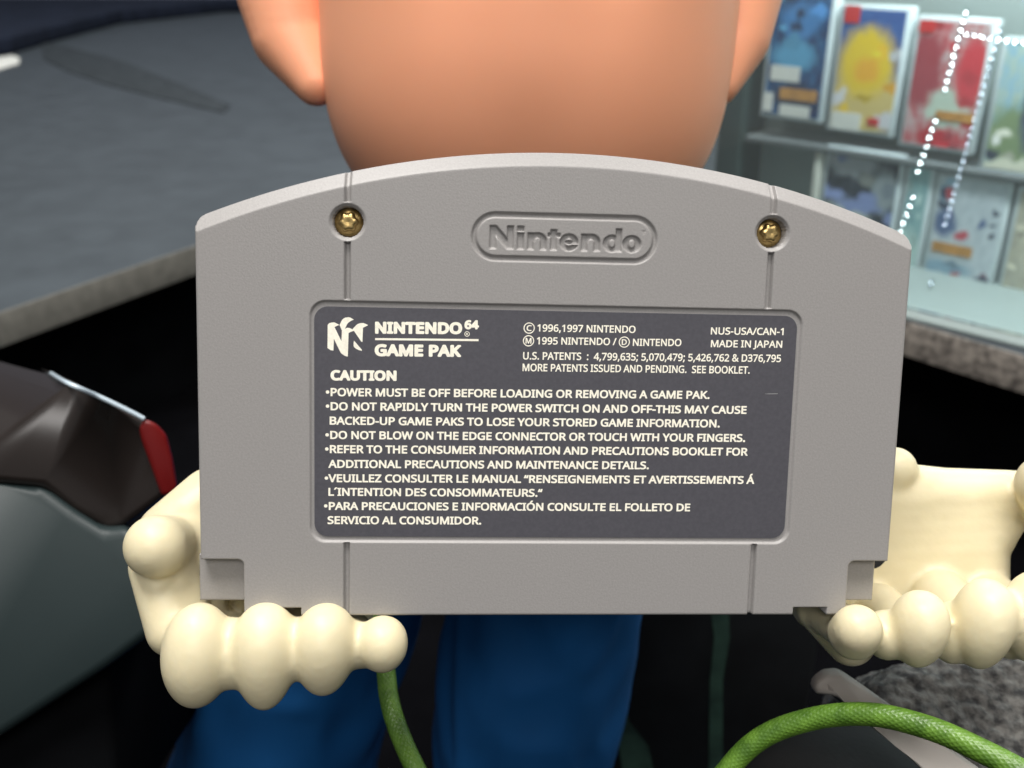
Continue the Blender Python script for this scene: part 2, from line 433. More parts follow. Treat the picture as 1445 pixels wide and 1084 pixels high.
# letter outlines, thousandths of an em: advance, contours
GLYPHS = {
 'B': {
  ' ': (209, ''),
  '-': (258, '21 156 238 156 250 166 256 180 254 258 244 270 226 276 22 274 8 264 2 246 2 180 10 163'),
  '.': (215, '88 -39 120 -40 150 -30 173 -9 184 15 187 51 178 87 162 108 132 124 96 126 66 117 44 99 30 69 29 27 38 -3 60 -27'),
  'A': (512, '-11 -28 74 -30 93 -22 164 147 344 147 350 141 409 -10 417 -22 434 -30 512 -30 524 -27 537 -16 541 -4 538 14 317 584 302 602 218 604 198 590 -29 8 -25 -16;212 271 211 278 254 393 260 388 303 272'),
  'B': (521, '67 -28 290 -30 356 -22 398 -8 434 11 464 38 485 68 498 98 506 134 504 206 495 236 481 260 433 308 458 333 478 368 488 410 488 452 479 494 464 524 446 546 420 566 362 589 290 601 74 602 53 590 48 572 48 2 52 -16;182 91 182 238 308 235 342 224 362 206 370 182 370 152 362 128 344 107 324 98 296 93;182 360 182 480 260 481 302 476 332 467 348 452 353 434 352 404 346 386 332 372 284 360'),
  'C': (507, '272 -36 345 -37 411 -30 471 -12 488 6 489 84 477 102 459 108 381 90 327 85 285 88 249 98 214 120 188 150 171 186 158 240 156 312 167 372 189 420 225 459 267 479 315 487 375 482 447 457 465 458 477 468 509 534 510 558 501 570 489 577 423 599 357 609 285 609 225 598 165 573 119 540 81 498 50 444 30 384 19 306 23 222 37 156 69 84 105 38 153 1 207 -23'),
  'D': (585, '67 -28 260 -30 308 -25 356 -15 410 5 446 26 482 56 516 98 543 152 561 218 566 290 561 362 546 422 519 476 482 522 440 555 380 583 296 601 80 603 68 601 53 590 48 572 48 2 52 -16;182 92 180 476 188 481 272 480 338 465 368 448 390 428 410 398 421 368 429 320 430 266 422 218 410 182 380 139 334 110 278 95'),
  'E': (446, '67 -28 398 -30 410 -27 423 -16 427 -4 427 68 422 81 410 91 188 93 180 98 182 238 386 238 406 248 413 272 412 338 404 352 392 359 182 360 180 476 188 479 410 482 422 491 428 506 428 572 422 590 410 600 80 603 62 598 50 584 48 2 52 -16'),
  'F': (416, '67 -28 152 -30 164 -27 176 -15 180 2 182 213 386 213 399 218 410 230 412 308 409 320 398 332 380 336 180 338 180 476 188 479 410 482 422 491 428 506 428 572 422 590 410 600 80 603 62 598 50 584 48 2 52 -16'),
  'G': (584, '282 -36 357 -37 435 -30 519 -12 537 -6 549 4 554 24 553 312 543 326 525 332 327 332 306 324 297 306 297 234 301 222 321 209 417 208 422 204 422 96 417 91 369 85 291 88 249 100 219 118 193 144 176 174 162 216 155 270 156 318 167 372 187 414 213 444 249 468 285 481 327 487 369 486 423 476 483 455 507 460 517 474 546 546 537 569 507 583 435 603 357 610 273 605 213 589 153 559 107 522 68 474 41 420 22 336 20 258 33 174 61 102 99 49 153 5 213 -22'),
  'H': (594, '67 -28 152 -30 170 -22 178 -10 182 237 412 236 413 2 418 -16 428 -26 446 -30 518 -30 530 -26 541 -16 546 2 546 572 543 584 534 596 518 602 440 602 425 596 416 584 413 368 410 360 182 360 180 572 176 588 164 599 152 603 74 602 53 590 48 572 48 2 52 -16'),
  'I': (272, '21 -28 238 -30 256 -25 267 -10 269 44 262 61 250 70 206 80 202 86 202 488 250 503 266 518 268 578 262 592 250 600 28 602 13 596 4 584 2 530 9 512 22 503 69 488 69 86 65 80 18 68 4 52 2 -4 10 -20'),
  'K': (496, '67 -28 152 -30 164 -27 176 -15 180 2 180 206 200 226 206 227 392 -23 410 -30 500 -30 512 -26 522 -16 526 -4 523 14 300 320 511 554 517 578 506 596 488 603 404 603 386 597 182 371 180 572 176 588 164 599 152 603 74 602 53 590 48 572 48 2 52 -16'),
  'L': (420, '67 -28 404 -30 422 -21 430 -4 430 68 422 85 410 93 188 94 180 98 180 572 170 595 152 603 72 602 56 593 48 578 48 2 52 -16'),
  'M': (727, '67 -28 152 -29 165 -22 173 -10 176 326 305 -16 326 -30 386 -30 404 -26 418 -10 548 329 550 -10 560 -24 578 -30 650 -30 670 -22 678 -10 680 2 680 572 677 584 668 596 650 603 542 603 530 599 519 590 362 186 209 590 200 598 182 603 74 602 56 593 48 572 48 2 52 -16'),
  'N': (609, '67 -28 152 -29 165 -22 173 -10 176 366 427 -22 446 -30 530 -30 542 -28 554 -20 562 2 562 572 559 584 550 596 536 602 464 603 446 596 437 584 434 205 182 594 164 602 80 603 68 601 53 590 48 572 48 2 52 -16'),
  'O': (626, '273 -36 333 -38 393 -30 441 -14 489 13 525 44 559 90 585 144 600 204 607 270 603 354 590 414 565 474 532 522 489 561 441 588 381 606 315 611 249 606 189 590 147 568 104 534 69 489 44 438 26 372 19 288 23 222 41 144 65 90 102 42 147 5 201 -21;267 90 233 102 207 121 188 144 171 180 160 222 155 270 157 330 166 378 177 409 194 438 213 457 237 473 261 482 297 487 333 487 369 481 399 469 423 450 441 426 457 390 468 336 471 288 469 240 461 198 448 162 435 139 417 119 393 101 339 86 303 85'),
  'P': (485, '67 -28 152 -30 164 -27 176 -15 180 2 182 192 278 197 320 205 356 218 386 234 412 254 434 278 452 305 466 344 473 380 473 428 467 464 458 490 438 524 410 553 380 573 332 591 254 602 74 602 59 596 50 584 48 2 52 -16;182 316 182 480 272 477 302 468 320 456 334 434 340 404 335 368 322 344 302 330 272 320 230 315'),
  'R': (499, '67 -28 152 -30 164 -27 176 -15 180 2 182 207 248 205 386 -25 404 -30 488 -30 500 -27 512 -16 517 -4 513 14 374 242 416 272 447 308 466 350 474 398 471 452 453 506 422 547 386 572 326 594 254 602 74 602 59 596 50 584 48 2 52 -16;182 329 182 479 278 477 308 468 326 455 337 434 339 398 333 368 320 350 301 338 272 330'),
  'S': (440, '148 -36 247 -35 319 -16 355 3 385 28 406 54 421 84 431 126 431 180 421 222 400 258 373 286 337 310 177 384 158 402 151 426 153 450 163 467 181 479 205 486 277 483 361 457 385 463 396 480 419 552 409 571 379 585 325 601 271 609 217 610 163 603 115 586 79 564 49 533 29 498 19 450 20 402 31 360 56 318 85 289 121 265 271 198 292 180 299 162 300 138 291 114 271 98 241 88 199 85 151 88 103 98 43 118 31 116 18 108 11 90 11 18 19 -1 37 -12 73 -24'),
  'T': (446, '176 -28 268 -29 280 -21 289 -4 289 476 292 479 436 479 454 485 467 506 467 572 461 590 448 600 10 603 -8 598 -20 584 -22 506 -18 494 -8 484 4 479 148 479 157 476 157 2 162 -16'),
  'U': (586, '253 -36 344 -34 416 -14 446 3 479 30 503 60 523 96 539 150 543 204 543 576 536 592 524 600 434 602 421 594 413 582 412 204 407 162 396 132 374 106 344 91 302 85 254 88 218 102 194 126 178 162 174 204 174 570 170 588 158 599 146 603 74 603 56 598 44 583 42 204 46 156 58 108 90 48 128 10 188 -22'),
  'V': (481, '194 -28 284 -29 297 -22 305 -10 510 566 509 584 494 600 404 603 392 600 380 589 242 198 100 590 80 602 -4 602 -19 596 -28 584 -27 560 176 -10'),
  'W': (746, '151 -28 240 -29 259 -16 372 361 485 -16 498 -27 510 -30 588 -30 603 -22 613 -4 765 566 763 584 756 595 738 602 660 603 648 600 636 590 546 243 540 238 437 578 426 596 408 603 330 602 308 590 204 238 109 590 96 601 84 603 6 602 -12 593 -20 578 -18 561 133 -10'),
  'Y': (454, '180 -28 266 -30 283 -22 291 -10 293 212 481 560 482 584 464 601 374 602 356 595 230 361 224 361 98 595 80 603 -4 602 -19 596 -28 584 -27 560 160 212 161 -4 166 -16'),
  'Z': (459, '20 -28 428 -30 440 -27 453 -16 457 -4 457 68 452 81 440 91 428 94 182 94 176 98 447 506 449 578 434 598 416 603 38 603 26 599 16 590 10 572 10 506 14 493 26 482 38 478 274 476 4 68 1 -4 8 -20'),
  '´': (225, '21 458 88 458 124 485 180 542 218 590 223 620 214 636 190 644 106 644 88 636 4 506 4 476'),
  'Á': (512, '-11 -28 74 -30 93 -22 164 147 344 147 350 141 409 -10 417 -22 434 -30 512 -30 524 -27 537 -16 541 -4 538 14 317 584 302 602 281 608 350 674 400 734 403 764 397 776 386 784 290 787 272 782 185 650 184 620 202 596 -29 8 -25 -16;212 271 211 278 254 393 260 388 303 272'),
  'Ó': (626, '273 -36 333 -38 393 -30 441 -14 489 13 525 44 559 90 582 138 598 192 607 270 603 354 588 420 558 486 520 534 471 572 417 597 345 612 413 678 459 736 460 768 453 779 441 786 345 787 327 779 243 649 241 624 248 606 207 596 165 579 104 534 79 504 57 468 38 420 27 378 19 306 23 222 41 144 65 90 102 42 147 5 201 -21;267 90 233 102 207 121 188 144 171 180 160 222 155 270 157 330 166 378 177 409 194 438 213 457 237 473 261 482 297 487 333 487 369 481 399 469 423 450 441 426 457 390 468 336 471 288 469 240 461 198 448 162 435 139 417 119 393 101 339 86 303 85'),
  '“': (288, '4 348 102 349 118 366 126 410 131 408 126 384 129 372 150 349 240 346 258 353 268 372 308 570 300 594 282 602 228 603 216 601 204 592 162 498 132 408 127 414 129 426 159 564 158 582 150 595 132 603 78 603 60 596 50 582 18 504 -20 390 -20 378 -12 363'),
  '•': (302, '127 165 178 166 220 183 249 213 266 255 269 315 255 363 225 399 202 413 178 420 130 421 85 405 53 375 36 333 33 273 38 243 48 219 64 198 80 183'),
 },
 'R': {
  ' ': (209, ''),
  '&': (587, '173 -24 237 -28 303 -19 363 3 417 38 423 37 483 -19 585 -20 597 -17 604 -6 601 12 497 114 526 162 550 216 570 282 565 300 549 306 477 306 465 300 435 216 423 193 417 192 305 300 302 306 354 348 383 384 398 420 402 468 392 516 369 554 333 582 285 598 243 601 207 599 147 580 123 564 101 540 87 516 79 486 77 444 86 402 105 364 134 324 74 276 39 228 24 174 26 108 43 60 75 21 117 -7;201 77 171 88 153 103 140 126 136 156 140 180 153 204 177 228 207 248 344 114 315 94 279 80 237 75;231 377 219 386 194 420 186 444 186 468 195 486 207 496 231 503 255 503 273 496 288 480 293 462 291 444 285 426 273 409'),
  ',': (215, '21 -119 35 -123 89 -123 102 -113 144 -11 173 77 173 91 161 109 149 113 71 113 55 103 13 -101'),
  '-': (258, '20 168 34 164 232 165 246 180 245 252 238 262 226 266 28 266 16 258 12 246 12 180'),
  '.': (215, '83 -27 108 -31 138 -25 160 -9 173 15 177 51 170 81 156 100 132 113 102 117 78 111 54 95 42 75 38 39 44 9 60 -14'),
  '/': (298, '-4 -16 10 -20 76 -20 88 -17 94 -10 309 566 310 578 298 591 220 593 208 587 202 578 -10 8 -12 -4'),
  '0': (459, '187 -24 239 -28 287 -21 329 -4 365 24 393 60 413 102 428 156 436 216 439 306 434 378 418 450 399 498 370 540 335 571 293 592 245 601 191 599 149 587 117 570 84 540 63 510 44 468 30 414 22 354 20 264 25 198 36 138 53 90 77 47 110 12 149 -13;197 77 176 90 161 108 141 162 131 252 133 360 144 426 167 474 197 496 239 501 263 495 285 480 301 456 313 426 327 336 325 216 310 138 287 96 269 81 251 75 221 72'),
  '1': (459, '204 -16 217 -20 289 -19 304 -4 305 572 301 584 289 592 217 591 61 470 51 452 56 440 93 392 109 385 121 390 193 449 196 446 196 2'),
  '2': (459, '27 -16 40 -20 418 -20 434 -10 437 68 424 83 175 86 290 200 346 262 382 314 406 368 412 404 413 440 400 499 370 545 322 580 286 593 250 599 208 600 166 596 94 571 57 548 28 524 25 512 28 502 76 447 88 447 133 476 166 492 196 499 232 500 262 492 285 476 298 452 302 422 291 368 258 314 21 68 18 2'),
  '3': (459, '127 -24 182 -28 236 -26 284 -19 326 -5 362 16 391 42 411 72 426 108 433 162 423 222 411 246 393 270 345 306 381 336 405 378 415 432 409 486 393 522 368 552 338 575 302 590 260 598 218 601 146 593 74 567 38 545 20 528 23 510 58 462 68 454 80 454 155 492 218 501 248 498 272 490 291 474 302 450 302 420 295 396 281 378 260 362 212 348 122 346 110 340 104 330 104 270 105 258 116 247 236 241 272 232 296 218 313 198 319 168 315 132 302 107 284 91 266 82 212 72 170 72 128 79 38 109 26 106 17 96 16 24 20 11 68 -11'),
  '4': (459, '279 -16 295 -20 361 -20 371 -16 379 -4 379 104 385 110 451 112 463 128 463 194 457 207 445 213 385 213 379 218 379 578 373 590 361 596 283 595 271 588 -3 194 -3 128 3 116 13 110 271 108 272 -4;133 213 128 218 271 422 271 217 265 213'),
  '5': (459, '138 -24 233 -27 281 -18 311 -8 347 10 377 35 398 60 417 96 431 150 431 216 414 270 384 312 341 344 293 363 233 371 161 367 155 372 167 488 383 491 390 498 393 510 393 576 383 590 89 593 77 590 68 582 44 306 47 293 95 260 197 272 233 270 269 261 287 252 305 234 314 216 320 192 319 150 308 120 287 96 257 80 221 73 173 73 107 87 53 110 35 102 31 90 31 24 35 11 77 -10'),
  '6': (459, '197 -24 238 -28 280 -25 310 -18 346 -2 374 18 397 42 416 72 431 108 441 168 435 240 414 294 380 336 328 366 268 378 202 373 141 348 152 396 168 432 190 462 214 481 244 494 280 501 328 502 376 493 390 498 397 510 397 576 390 588 382 593 328 600 262 598 214 589 166 570 124 541 91 504 65 462 45 408 30 336 24 246 28 180 44 114 70 61 102 24 144 -6;226 72 190 84 160 114 140 162 137 210 154 245 184 270 220 282 262 282 298 267 320 240 331 198 329 150 317 114 297 90 268 75'),
  '7': (459, '97 -16 109 -20 187 -20 204 -10 438 512 439 578 427 591 37 593 19 584 15 572 15 506 22 494 31 489 310 488 91 8 89 -4'),
  '9': (459, '99 -24 156 -28 216 -23 258 -13 300 6 336 31 368 66 394 108 414 157 430 228 437 306 435 378 422 444 402 492 372 536 336 567 288 591 246 599 204 600 166 594 126 580 96 561 68 534 44 498 30 462 20 402 26 330 48 276 84 234 132 206 192 194 252 199 288 210 318 227 320 222 310 180 295 144 274 114 246 92 216 78 180 71 132 71 84 80 66 72 62 60 63 -6 72 -17;186 294 156 310 137 342 130 390 138 444 156 474 180 492 216 501 252 497 288 475 310 444 324 396 322 354 304 324 270 299 228 290'),
  ':': (215, '83 -27 108 -31 138 -25 160 -9 173 15 177 51 170 81 156 100 132 113 102 117 78 111 54 95 42 75 38 39 44 9 60 -14;87 315 114 312 138 318 159 333 173 357 177 393 171 423 156 444 132 457 102 461 78 455 56 441 42 417 38 381 44 351 60 329'),
  ';': (215, '13 -119 27 -123 81 -123 95 -113 137 -11 166 79 166 91 153 109 141 113 63 113 48 103 5 -101;96 313 129 316 153 329 168 349 175 373 174 409 164 433 145 451 117 460 87 459 63 448 45 428 37 403 38 367 47 343 69 322'),
  'A': (512, '-12 -16 2 -20 74 -20 86 -15 158 157 350 157 356 153 422 -13 434 -20 512 -20 529 -10 530 8 308 580 296 594 224 595 212 591 206 584 -18 8 -20 -4;200 262 196 266 254 423 260 418 316 266 308 261'),
  'B': (521, '66 -16 80 -20 278 -20 350 -13 392 0 428 19 456 44 474 68 488 98 496 134 498 176 492 212 482 240 464 266 440 287 413 302 449 338 467 368 477 404 478 452 470 488 460 512 442 536 416 557 362 579 290 591 80 593 61 584 58 572 58 2;176 81 170 86 171 248 272 248 314 244 350 231 370 212 380 182 379 146 368 118 350 99 326 88 296 82;176 349 171 350 170 356 170 488 248 491 302 486 338 475 356 458 363 434 363 404 354 380 338 363 290 350'),
  'C': (507, '257 -24 309 -28 369 -26 417 -18 465 -4 472 0 479 12 479 84 471 94 459 98 369 78 291 77 243 90 206 114 171 160 151 222 145 300 158 378 177 420 200 450 231 474 267 490 303 496 351 496 393 487 447 467 465 470 501 540 501 552 489 566 447 582 381 597 309 600 243 592 195 576 147 550 105 512 70 462 47 408 32 336 31 246 41 180 67 108 99 60 141 21 189 -6'),
  'D': (585, '66 -16 80 -20 260 -20 350 -6 392 8 440 34 474 62 506 101 535 158 551 218 556 290 552 356 541 404 518 458 488 501 446 539 380 573 302 590 80 593 61 584 58 572 58 2;176 82 170 86 170 488 272 490 308 484 344 473 374 456 398 434 418 404 431 368 439 320 440 266 433 218 421 182 389 134 362 113 338 101 278 85'),
  'E': (446, '66 -16 80 -20 398 -20 415 -10 417 68 404 82 176 83 170 86 170 92 170 242 176 248 386 248 398 254 403 272 403 332 392 348 176 350 170 356 171 488 404 490 415 500 418 512 417 578 407 590 80 593 61 584 58 572 58 2'),
  'G': (584, '266 -24 327 -28 411 -24 483 -11 537 6 544 24 544 306 537 318 525 322 327 322 314 318 307 306 306 240 315 222 327 218 432 216 432 90 429 83 375 76 321 75 279 81 237 95 207 115 181 144 160 186 147 240 144 288 150 348 163 390 183 426 212 456 243 476 285 491 327 497 381 495 435 483 483 465 495 465 506 474 535 540 536 552 525 565 453 589 381 599 303 599 237 586 177 562 128 528 89 486 57 432 34 354 29 282 37 198 63 120 103 60 147 21 201 -8'),
  'I': (272, '20 -16 34 -20 238 -20 251 -16 259 -4 259 44 253 56 196 72 192 80 192 494 196 500 245 512 256 521 258 578 244 592 34 593 22 590 13 578 12 530 17 518 28 511 75 500 79 494 79 80 76 72 28 61 14 50 12 -4'),
  'J': (219, '-45 -168 -7 -172 29 -170 62 -162 89 -150 113 -133 135 -108 159 -54 166 6 166 570 161 585 149 592 71 592 59 586 54 576 52 -18 42 -48 23 -63 -7 -69 -67 -61 -79 -69 -83 -84 -81 -150 -73 -159'),
  'K': (496, '66 -16 80 -20 152 -20 167 -10 170 212 206 244 398 -15 410 -20 494 -20 506 -18 514 -10 516 2 512 13 288 320 503 560 508 572 500 588 488 593 404 593 392 589 176 349 171 350 170 356 170 572 166 584 158 591 146 593 74 592 61 584 58 572 58 2'),
  'L': (420, '66 -16 80 -20 398 -20 412 -16 420 -4 420 68 416 76 404 84 170 86 170 572 164 587 152 592 74 592 59 578 58 2'),
  'M': (727, '66 -16 80 -20 146 -20 158 -15 164 -4 166 368 170 371 313 -10 326 -19 386 -20 401 -16 410 -4 554 375 558 362 559 -4 566 -16 578 -20 650 -20 662 -16 670 2 670 572 662 588 650 593 542 592 527 584 362 158 201 584 194 590 182 593 80 593 62 585 58 572 58 2'),
  'N': (609, '66 -16 80 -20 146 -20 158 -15 164 -4 164 403 434 -14 446 -20 530 -20 548 -12 552 2 552 572 542 590 464 593 452 588 445 578 446 169 176 586 164 592 80 593 62 585 58 572 58 2'),
  'O': (626, '257 -24 315 -28 381 -22 435 -6 483 21 519 53 551 96 574 144 590 204 597 270 593 354 579 414 557 468 525 514 484 552 435 580 381 595 315 601 249 596 195 581 153 560 111 526 79 486 52 432 37 378 29 306 33 222 46 162 69 104 99 60 147 17 201 -10;279 77 243 87 213 103 189 126 167 162 154 204 146 252 146 306 152 360 174 426 195 454 219 474 249 488 285 496 357 494 393 483 418 468 441 444 459 412 475 360 481 312 480 258 474 210 464 174 450 144 432 120 411 101 387 88 357 79 315 75'),
  'P': (485, '66 -16 80 -20 152 -20 167 -10 170 200 278 207 344 224 374 238 404 260 442 308 456 344 464 386 463 428 456 464 442 500 428 521 404 545 374 565 332 581 260 592 80 593 61 584 58 572 58 2;176 305 170 308 170 488 224 491 272 487 302 479 326 464 343 440 350 404 346 368 330 338 308 322 278 311 236 306'),
  'R': (499, '66 -16 80 -20 152 -20 167 -10 170 212 176 217 254 214 392 -17 488 -20 504 -10 505 8 361 248 404 275 431 302 454 344 463 386 462 440 450 488 425 530 386 561 332 582 272 591 80 593 61 584 58 572 58 2;176 318 170 320 170 326 170 488 272 488 308 479 332 464 345 440 349 398 343 368 326 342 302 327 278 321'),
  'S': (440, '129 -24 229 -27 301 -12 337 4 367 25 389 48 407 78 421 126 422 174 412 216 392 252 367 278 331 302 205 357 169 377 147 402 141 432 145 456 156 474 175 487 199 495 271 494 313 485 361 468 373 468 385 480 409 546 406 558 397 567 343 586 289 597 229 601 175 595 133 583 96 564 63 534 43 504 30 462 30 408 42 360 64 324 91 297 122 276 277 206 300 186 309 162 309 132 299 108 277 90 247 79 211 75 163 77 109 87 43 108 27 102 21 84 21 18 26 6 67 -12'),
  'T': (446, '175 -16 184 -20 262 -20 274 -13 279 -4 279 488 436 489 448 493 457 506 457 572 453 584 447 590 10 593 -2 590 -11 578 -12 506 -2 492 167 488 167 2'),
  'U': (586, '236 -24 326 -26 368 -20 409 -6 440 11 471 36 491 60 509 90 526 138 533 186 533 570 531 582 524 589 512 593 440 592 424 582 422 198 416 156 401 120 374 94 338 79 296 75 248 79 212 94 186 120 170 156 164 204 162 582 152 591 140 593 68 592 55 582 52 204 61 132 86 72 128 23 170 -4'),
 },
 'H': {
  ' ': (209, ''),
  '4': (459, '270 -52 289 -56 361 -56 391 -46 408 -28 414 -10 415 68 421 74 451 75 475 84 489 98 498 122 498 200 489 224 463 245 421 249 415 254 415 584 400 614 385 626 367 631 277 631 259 625 245 614 -28 224 -38 200 -39 122 -33 104 -18 86 13 74 235 72 237 -16 252 -40;199 251 197 254 235 308 235 253 229 249'),
  '6': (459, '194 -60 238 -64 286 -60 322 -52 364 -33 400 -7 428 24 450 60 466 102 477 168 473 234 455 294 424 342 382 379 328 404 274 414 202 410 199 414 220 441 256 460 310 467 382 457 400 462 418 475 432 504 432 582 417 612 388 628 322 636 256 634 202 623 147 600 100 568 64 528 34 480 9 414 -8 324 -12 228 -4 156 15 90 46 33 88 -12 136 -42;232 108 208 116 187 138 175 168 172 204 184 225 208 241 232 247 262 245 280 235 291 216 295 186 292 150 286 132 274 118 256 109'),
  'A': (512, '-21 -52 -4 -56 80 -56 110 -42 124 -22 182 121 326 121 332 116 389 -28 398 -40 416 -52 434 -56 524 -55 548 -43 563 -22 567 -4 564 20 341 596 329 614 314 625 290 631 212 630 191 620 175 602 -54 14 -55 -10 -48 -28 -34 -44;248 301 254 319 264 302 260 298'),
  'C': (507, '254 -60 345 -63 429 -52 489 -32 505 -18 513 0 515 84 510 102 495 121 477 131 459 134 345 112 297 113 261 122 231 140 208 168 192 204 183 246 182 312 192 366 212 408 243 439 285 457 333 461 369 456 435 433 459 430 483 439 500 456 535 528 538 546 535 564 526 582 513 594 447 620 375 634 303 636 231 626 171 605 114 570 69 525 32 468 9 408 -6 324 -5 240 7 168 36 90 72 36 123 -10 177 -40'),
  'D': (585, '57 -52 80 -56 260 -56 314 -51 362 -40 422 -18 464 7 506 44 539 86 569 146 586 212 592 290 587 368 569 434 538 494 500 541 452 578 410 600 368 614 278 628 74 628 50 621 30 602 22 572 22 -4 33 -34;212 118 206 122 206 452 272 454 320 444 344 433 366 416 380 398 394 368 402 332 404 290 402 248 394 212 372 170 338 141 278 121'),
  'E': (446, '57 -52 80 -56 404 -56 428 -47 446 -28 454 -4 454 68 446 92 428 111 398 119 206 122 206 206 212 212 392 212 418 224 436 248 439 266 439 338 430 362 416 376 386 386 212 386 206 392 207 452 404 454 422 459 438 470 453 500 453 578 445 602 422 623 398 629 74 628 50 621 30 602 22 572 22 -4 33 -34'),
  'G': (584, '264 -60 369 -63 465 -52 549 -29 564 -18 576 0 580 24 580 306 573 330 555 349 525 358 321 358 297 350 282 336 270 306 271 234 275 216 287 198 309 185 396 180 396 120 393 114 309 112 273 119 243 133 219 154 201 180 189 216 181 258 182 318 195 372 219 413 255 442 291 456 339 461 399 455 483 429 507 431 528 444 543 468 569 528 572 546 570 564 560 582 547 594 525 604 447 627 357 636 273 631 201 613 141 583 88 540 45 486 16 426 -2 354 -7 264 6 174 32 102 76 36 129 -11 189 -42'),
  'I': (272, '11 -52 34 -56 244 -56 274 -44 292 -18 295 44 288 68 273 86 232 101 228 110 228 464 229 470 262 480 280 493 292 512 295 530 295 578 290 596 277 614 256 626 22 628 -6 614 -21 590 -24 530 -18 506 -2 486 40 471 43 464 43 104 10 93 -8 81 -20 62 -24 44 -24 -4 -20 -21 -8 -39'),
  'K': (496, '57 -52 74 -56 158 -55 176 -50 194 -34 206 -4 206 170 212 175 367 -34 380 -46 410 -56 500 -56 524 -49 542 -33 552 -4 546 26 333 320 534 542 542 560 542 584 535 602 518 620 488 629 398 628 374 620 212 442 206 446 206 578 201 596 188 614 158 628 74 628 50 621 32 604 22 572 22 -4 33 -34'),
  'M': (727, '57 -52 74 -56 152 -56 176 -46 193 -28 200 -4 200 158 206 173 279 -22 290 -39 308 -51 326 -56 392 -56 416 -50 429 -40 441 -22 518 179 522 164 522 -4 534 -34 554 -50 578 -56 656 -56 674 -50 689 -40 701 -22 705 -4 706 572 700 596 687 614 656 628 542 629 518 622 500 608 362 260 238 590 224 612 206 624 188 628 80 629 56 624 38 612 26 593 22 572 22 -4 33 -34'),
  'N': (609, '57 -52 80 -56 158 -54 182 -42 196 -22 200 2 200 260 206 272 410 -41 440 -55 536 -56 560 -48 576 -34 585 -16 588 2 588 572 583 596 566 617 536 628 458 628 434 620 413 596 408 572 408 308 404 300 199 614 170 628 74 628 50 621 34 608 25 590 22 572 22 -4 33 -34'),
  'O': (626, '255 -60 315 -64 387 -57 447 -40 501 -11 543 25 582 78 608 132 626 198 633 282 628 360 613 426 588 486 550 540 507 580 450 612 387 631 315 637 243 632 177 613 135 591 86 552 48 504 18 444 2 384 -7 312 -2 216 15 138 42 78 81 26 129 -14 189 -44;279 114 249 123 227 138 211 156 196 186 186 228 181 270 182 318 188 360 207 410 239 444 261 454 291 461 351 459 375 452 399 437 417 414 431 384 444 312 444 258 438 216 419 162 387 128 363 117 339 112'),
  'P': (485, '57 -52 74 -56 152 -56 170 -52 188 -41 201 -22 206 -4 206 164 310 176 380 200 434 238 458 266 476 296 492 338 499 380 499 428 490 476 473 518 452 548 428 572 392 596 344 615 290 625 80 629 50 621 27 596 22 572 22 -4 33 -34;212 341 206 344 206 452 224 455 266 452 302 438 311 422 314 404 312 380 303 362 272 347'),
  'T': (446, '166 -52 184 -56 268 -55 292 -45 311 -22 315 2 315 452 442 453 460 458 478 471 492 500 493 578 484 603 460 624 436 629 4 628 -26 617 -43 596 -48 578 -47 500 -41 482 -26 465 4 453 131 452 131 -4 142 -34'),
  'U': (586, '234 -60 290 -64 332 -62 386 -52 428 -37 464 -16 498 12 523 42 546 84 562 132 569 186 569 576 558 606 536 624 512 629 428 627 404 614 390 594 386 570 383 174 376 150 362 130 338 116 308 111 266 113 236 122 217 138 204 168 200 204 200 576 193 600 177 618 158 627 68 628 39 618 20 594 16 570 16 204 20 150 32 102 59 48 106 -6 158 -38'),
 },
}
GW = {'B': 0.030, 'R': 0.020, 'H': 0.056}
_tri = {}
def glyph_tri(k, ch):
    if (k, ch) not in _tri:
        adv, d = GLYPHS[k][ch]
        loops = []
        for c in (d.split(';') if d else []):
            q = [int(v) for v in c.split()]
            loops.append([Vector((q[i] / 1000, q[i + 1] / 1000, 0)) for i in range(0, len(q), 2)])
        # outer rings first, each with the holes that lie inside it
        def area2(l): return sum(l[i].x * l[(i + 1) % len(l)].y - l[(i + 1) % len(l)].x * l[i].y for i in range(len(l)))
        big = max((abs(area2(l)) for l in loops), default=0)
        sg = 1
        for l in loops:
            if abs(area2(l)) == big: sg = 1 if area2(l) > 0 else -1
        outs = [l for l in loops if area2(l) * sg > 0]; holes = [l for l in loops if area2(l) * sg <= 0]
        V_, T_ = [], []
        for o_ in outs:
            x0, x1 = min(p.x for p in o_), max(p.x for p in o_); y0, y1 = min(p.y for p in o_), max(p.y for p in o_)
            grp = [o_] + [h_ for h_ in holes if x0 < h_[0].x < x1 and y0 < h_[0].y < y1]
            b_ = len(V_)
            for l in grp: V_ += l
            T_ += [tuple(b_ + i for i in t) for t in tessellate_polygon(grp)]
        _tri[(k, ch)] = (adv / 1000, V_, T_)
    return _tri[(k, ch)]

def put_text(s_, x0, x1, y0, y1, hh, k, space=0.0, name='printed_line'):
    vs, fs, x = [], [], 0.0
    for ch in s_:
        adv, V_, T_ = glyph_tri(k, ch)
        b_ = len(vs)
        vs += [(p.x + x, p.y) for p in V_]
        fs += [tuple(b_ + i for i in t) for t in T_]
        x += adv + space
    v = np.array(vs)
    bold = GW[k]
    u = (v[:, 0] - v[:, 0].min()) / (v[:, 0].max() - v[:, 0].min())
    yy = (v[:, 1] + bold) / (0.5726 + 2 * bold) * hh
    out = np.stack([(x0 + u * (x1 - x0)) * MM, (y0 + (y1 - y0) * u + yy) * MM, np.full(len(u), TZ)], -1)
    return link(name, mesh('m', out, fs), ink, lbl, False)

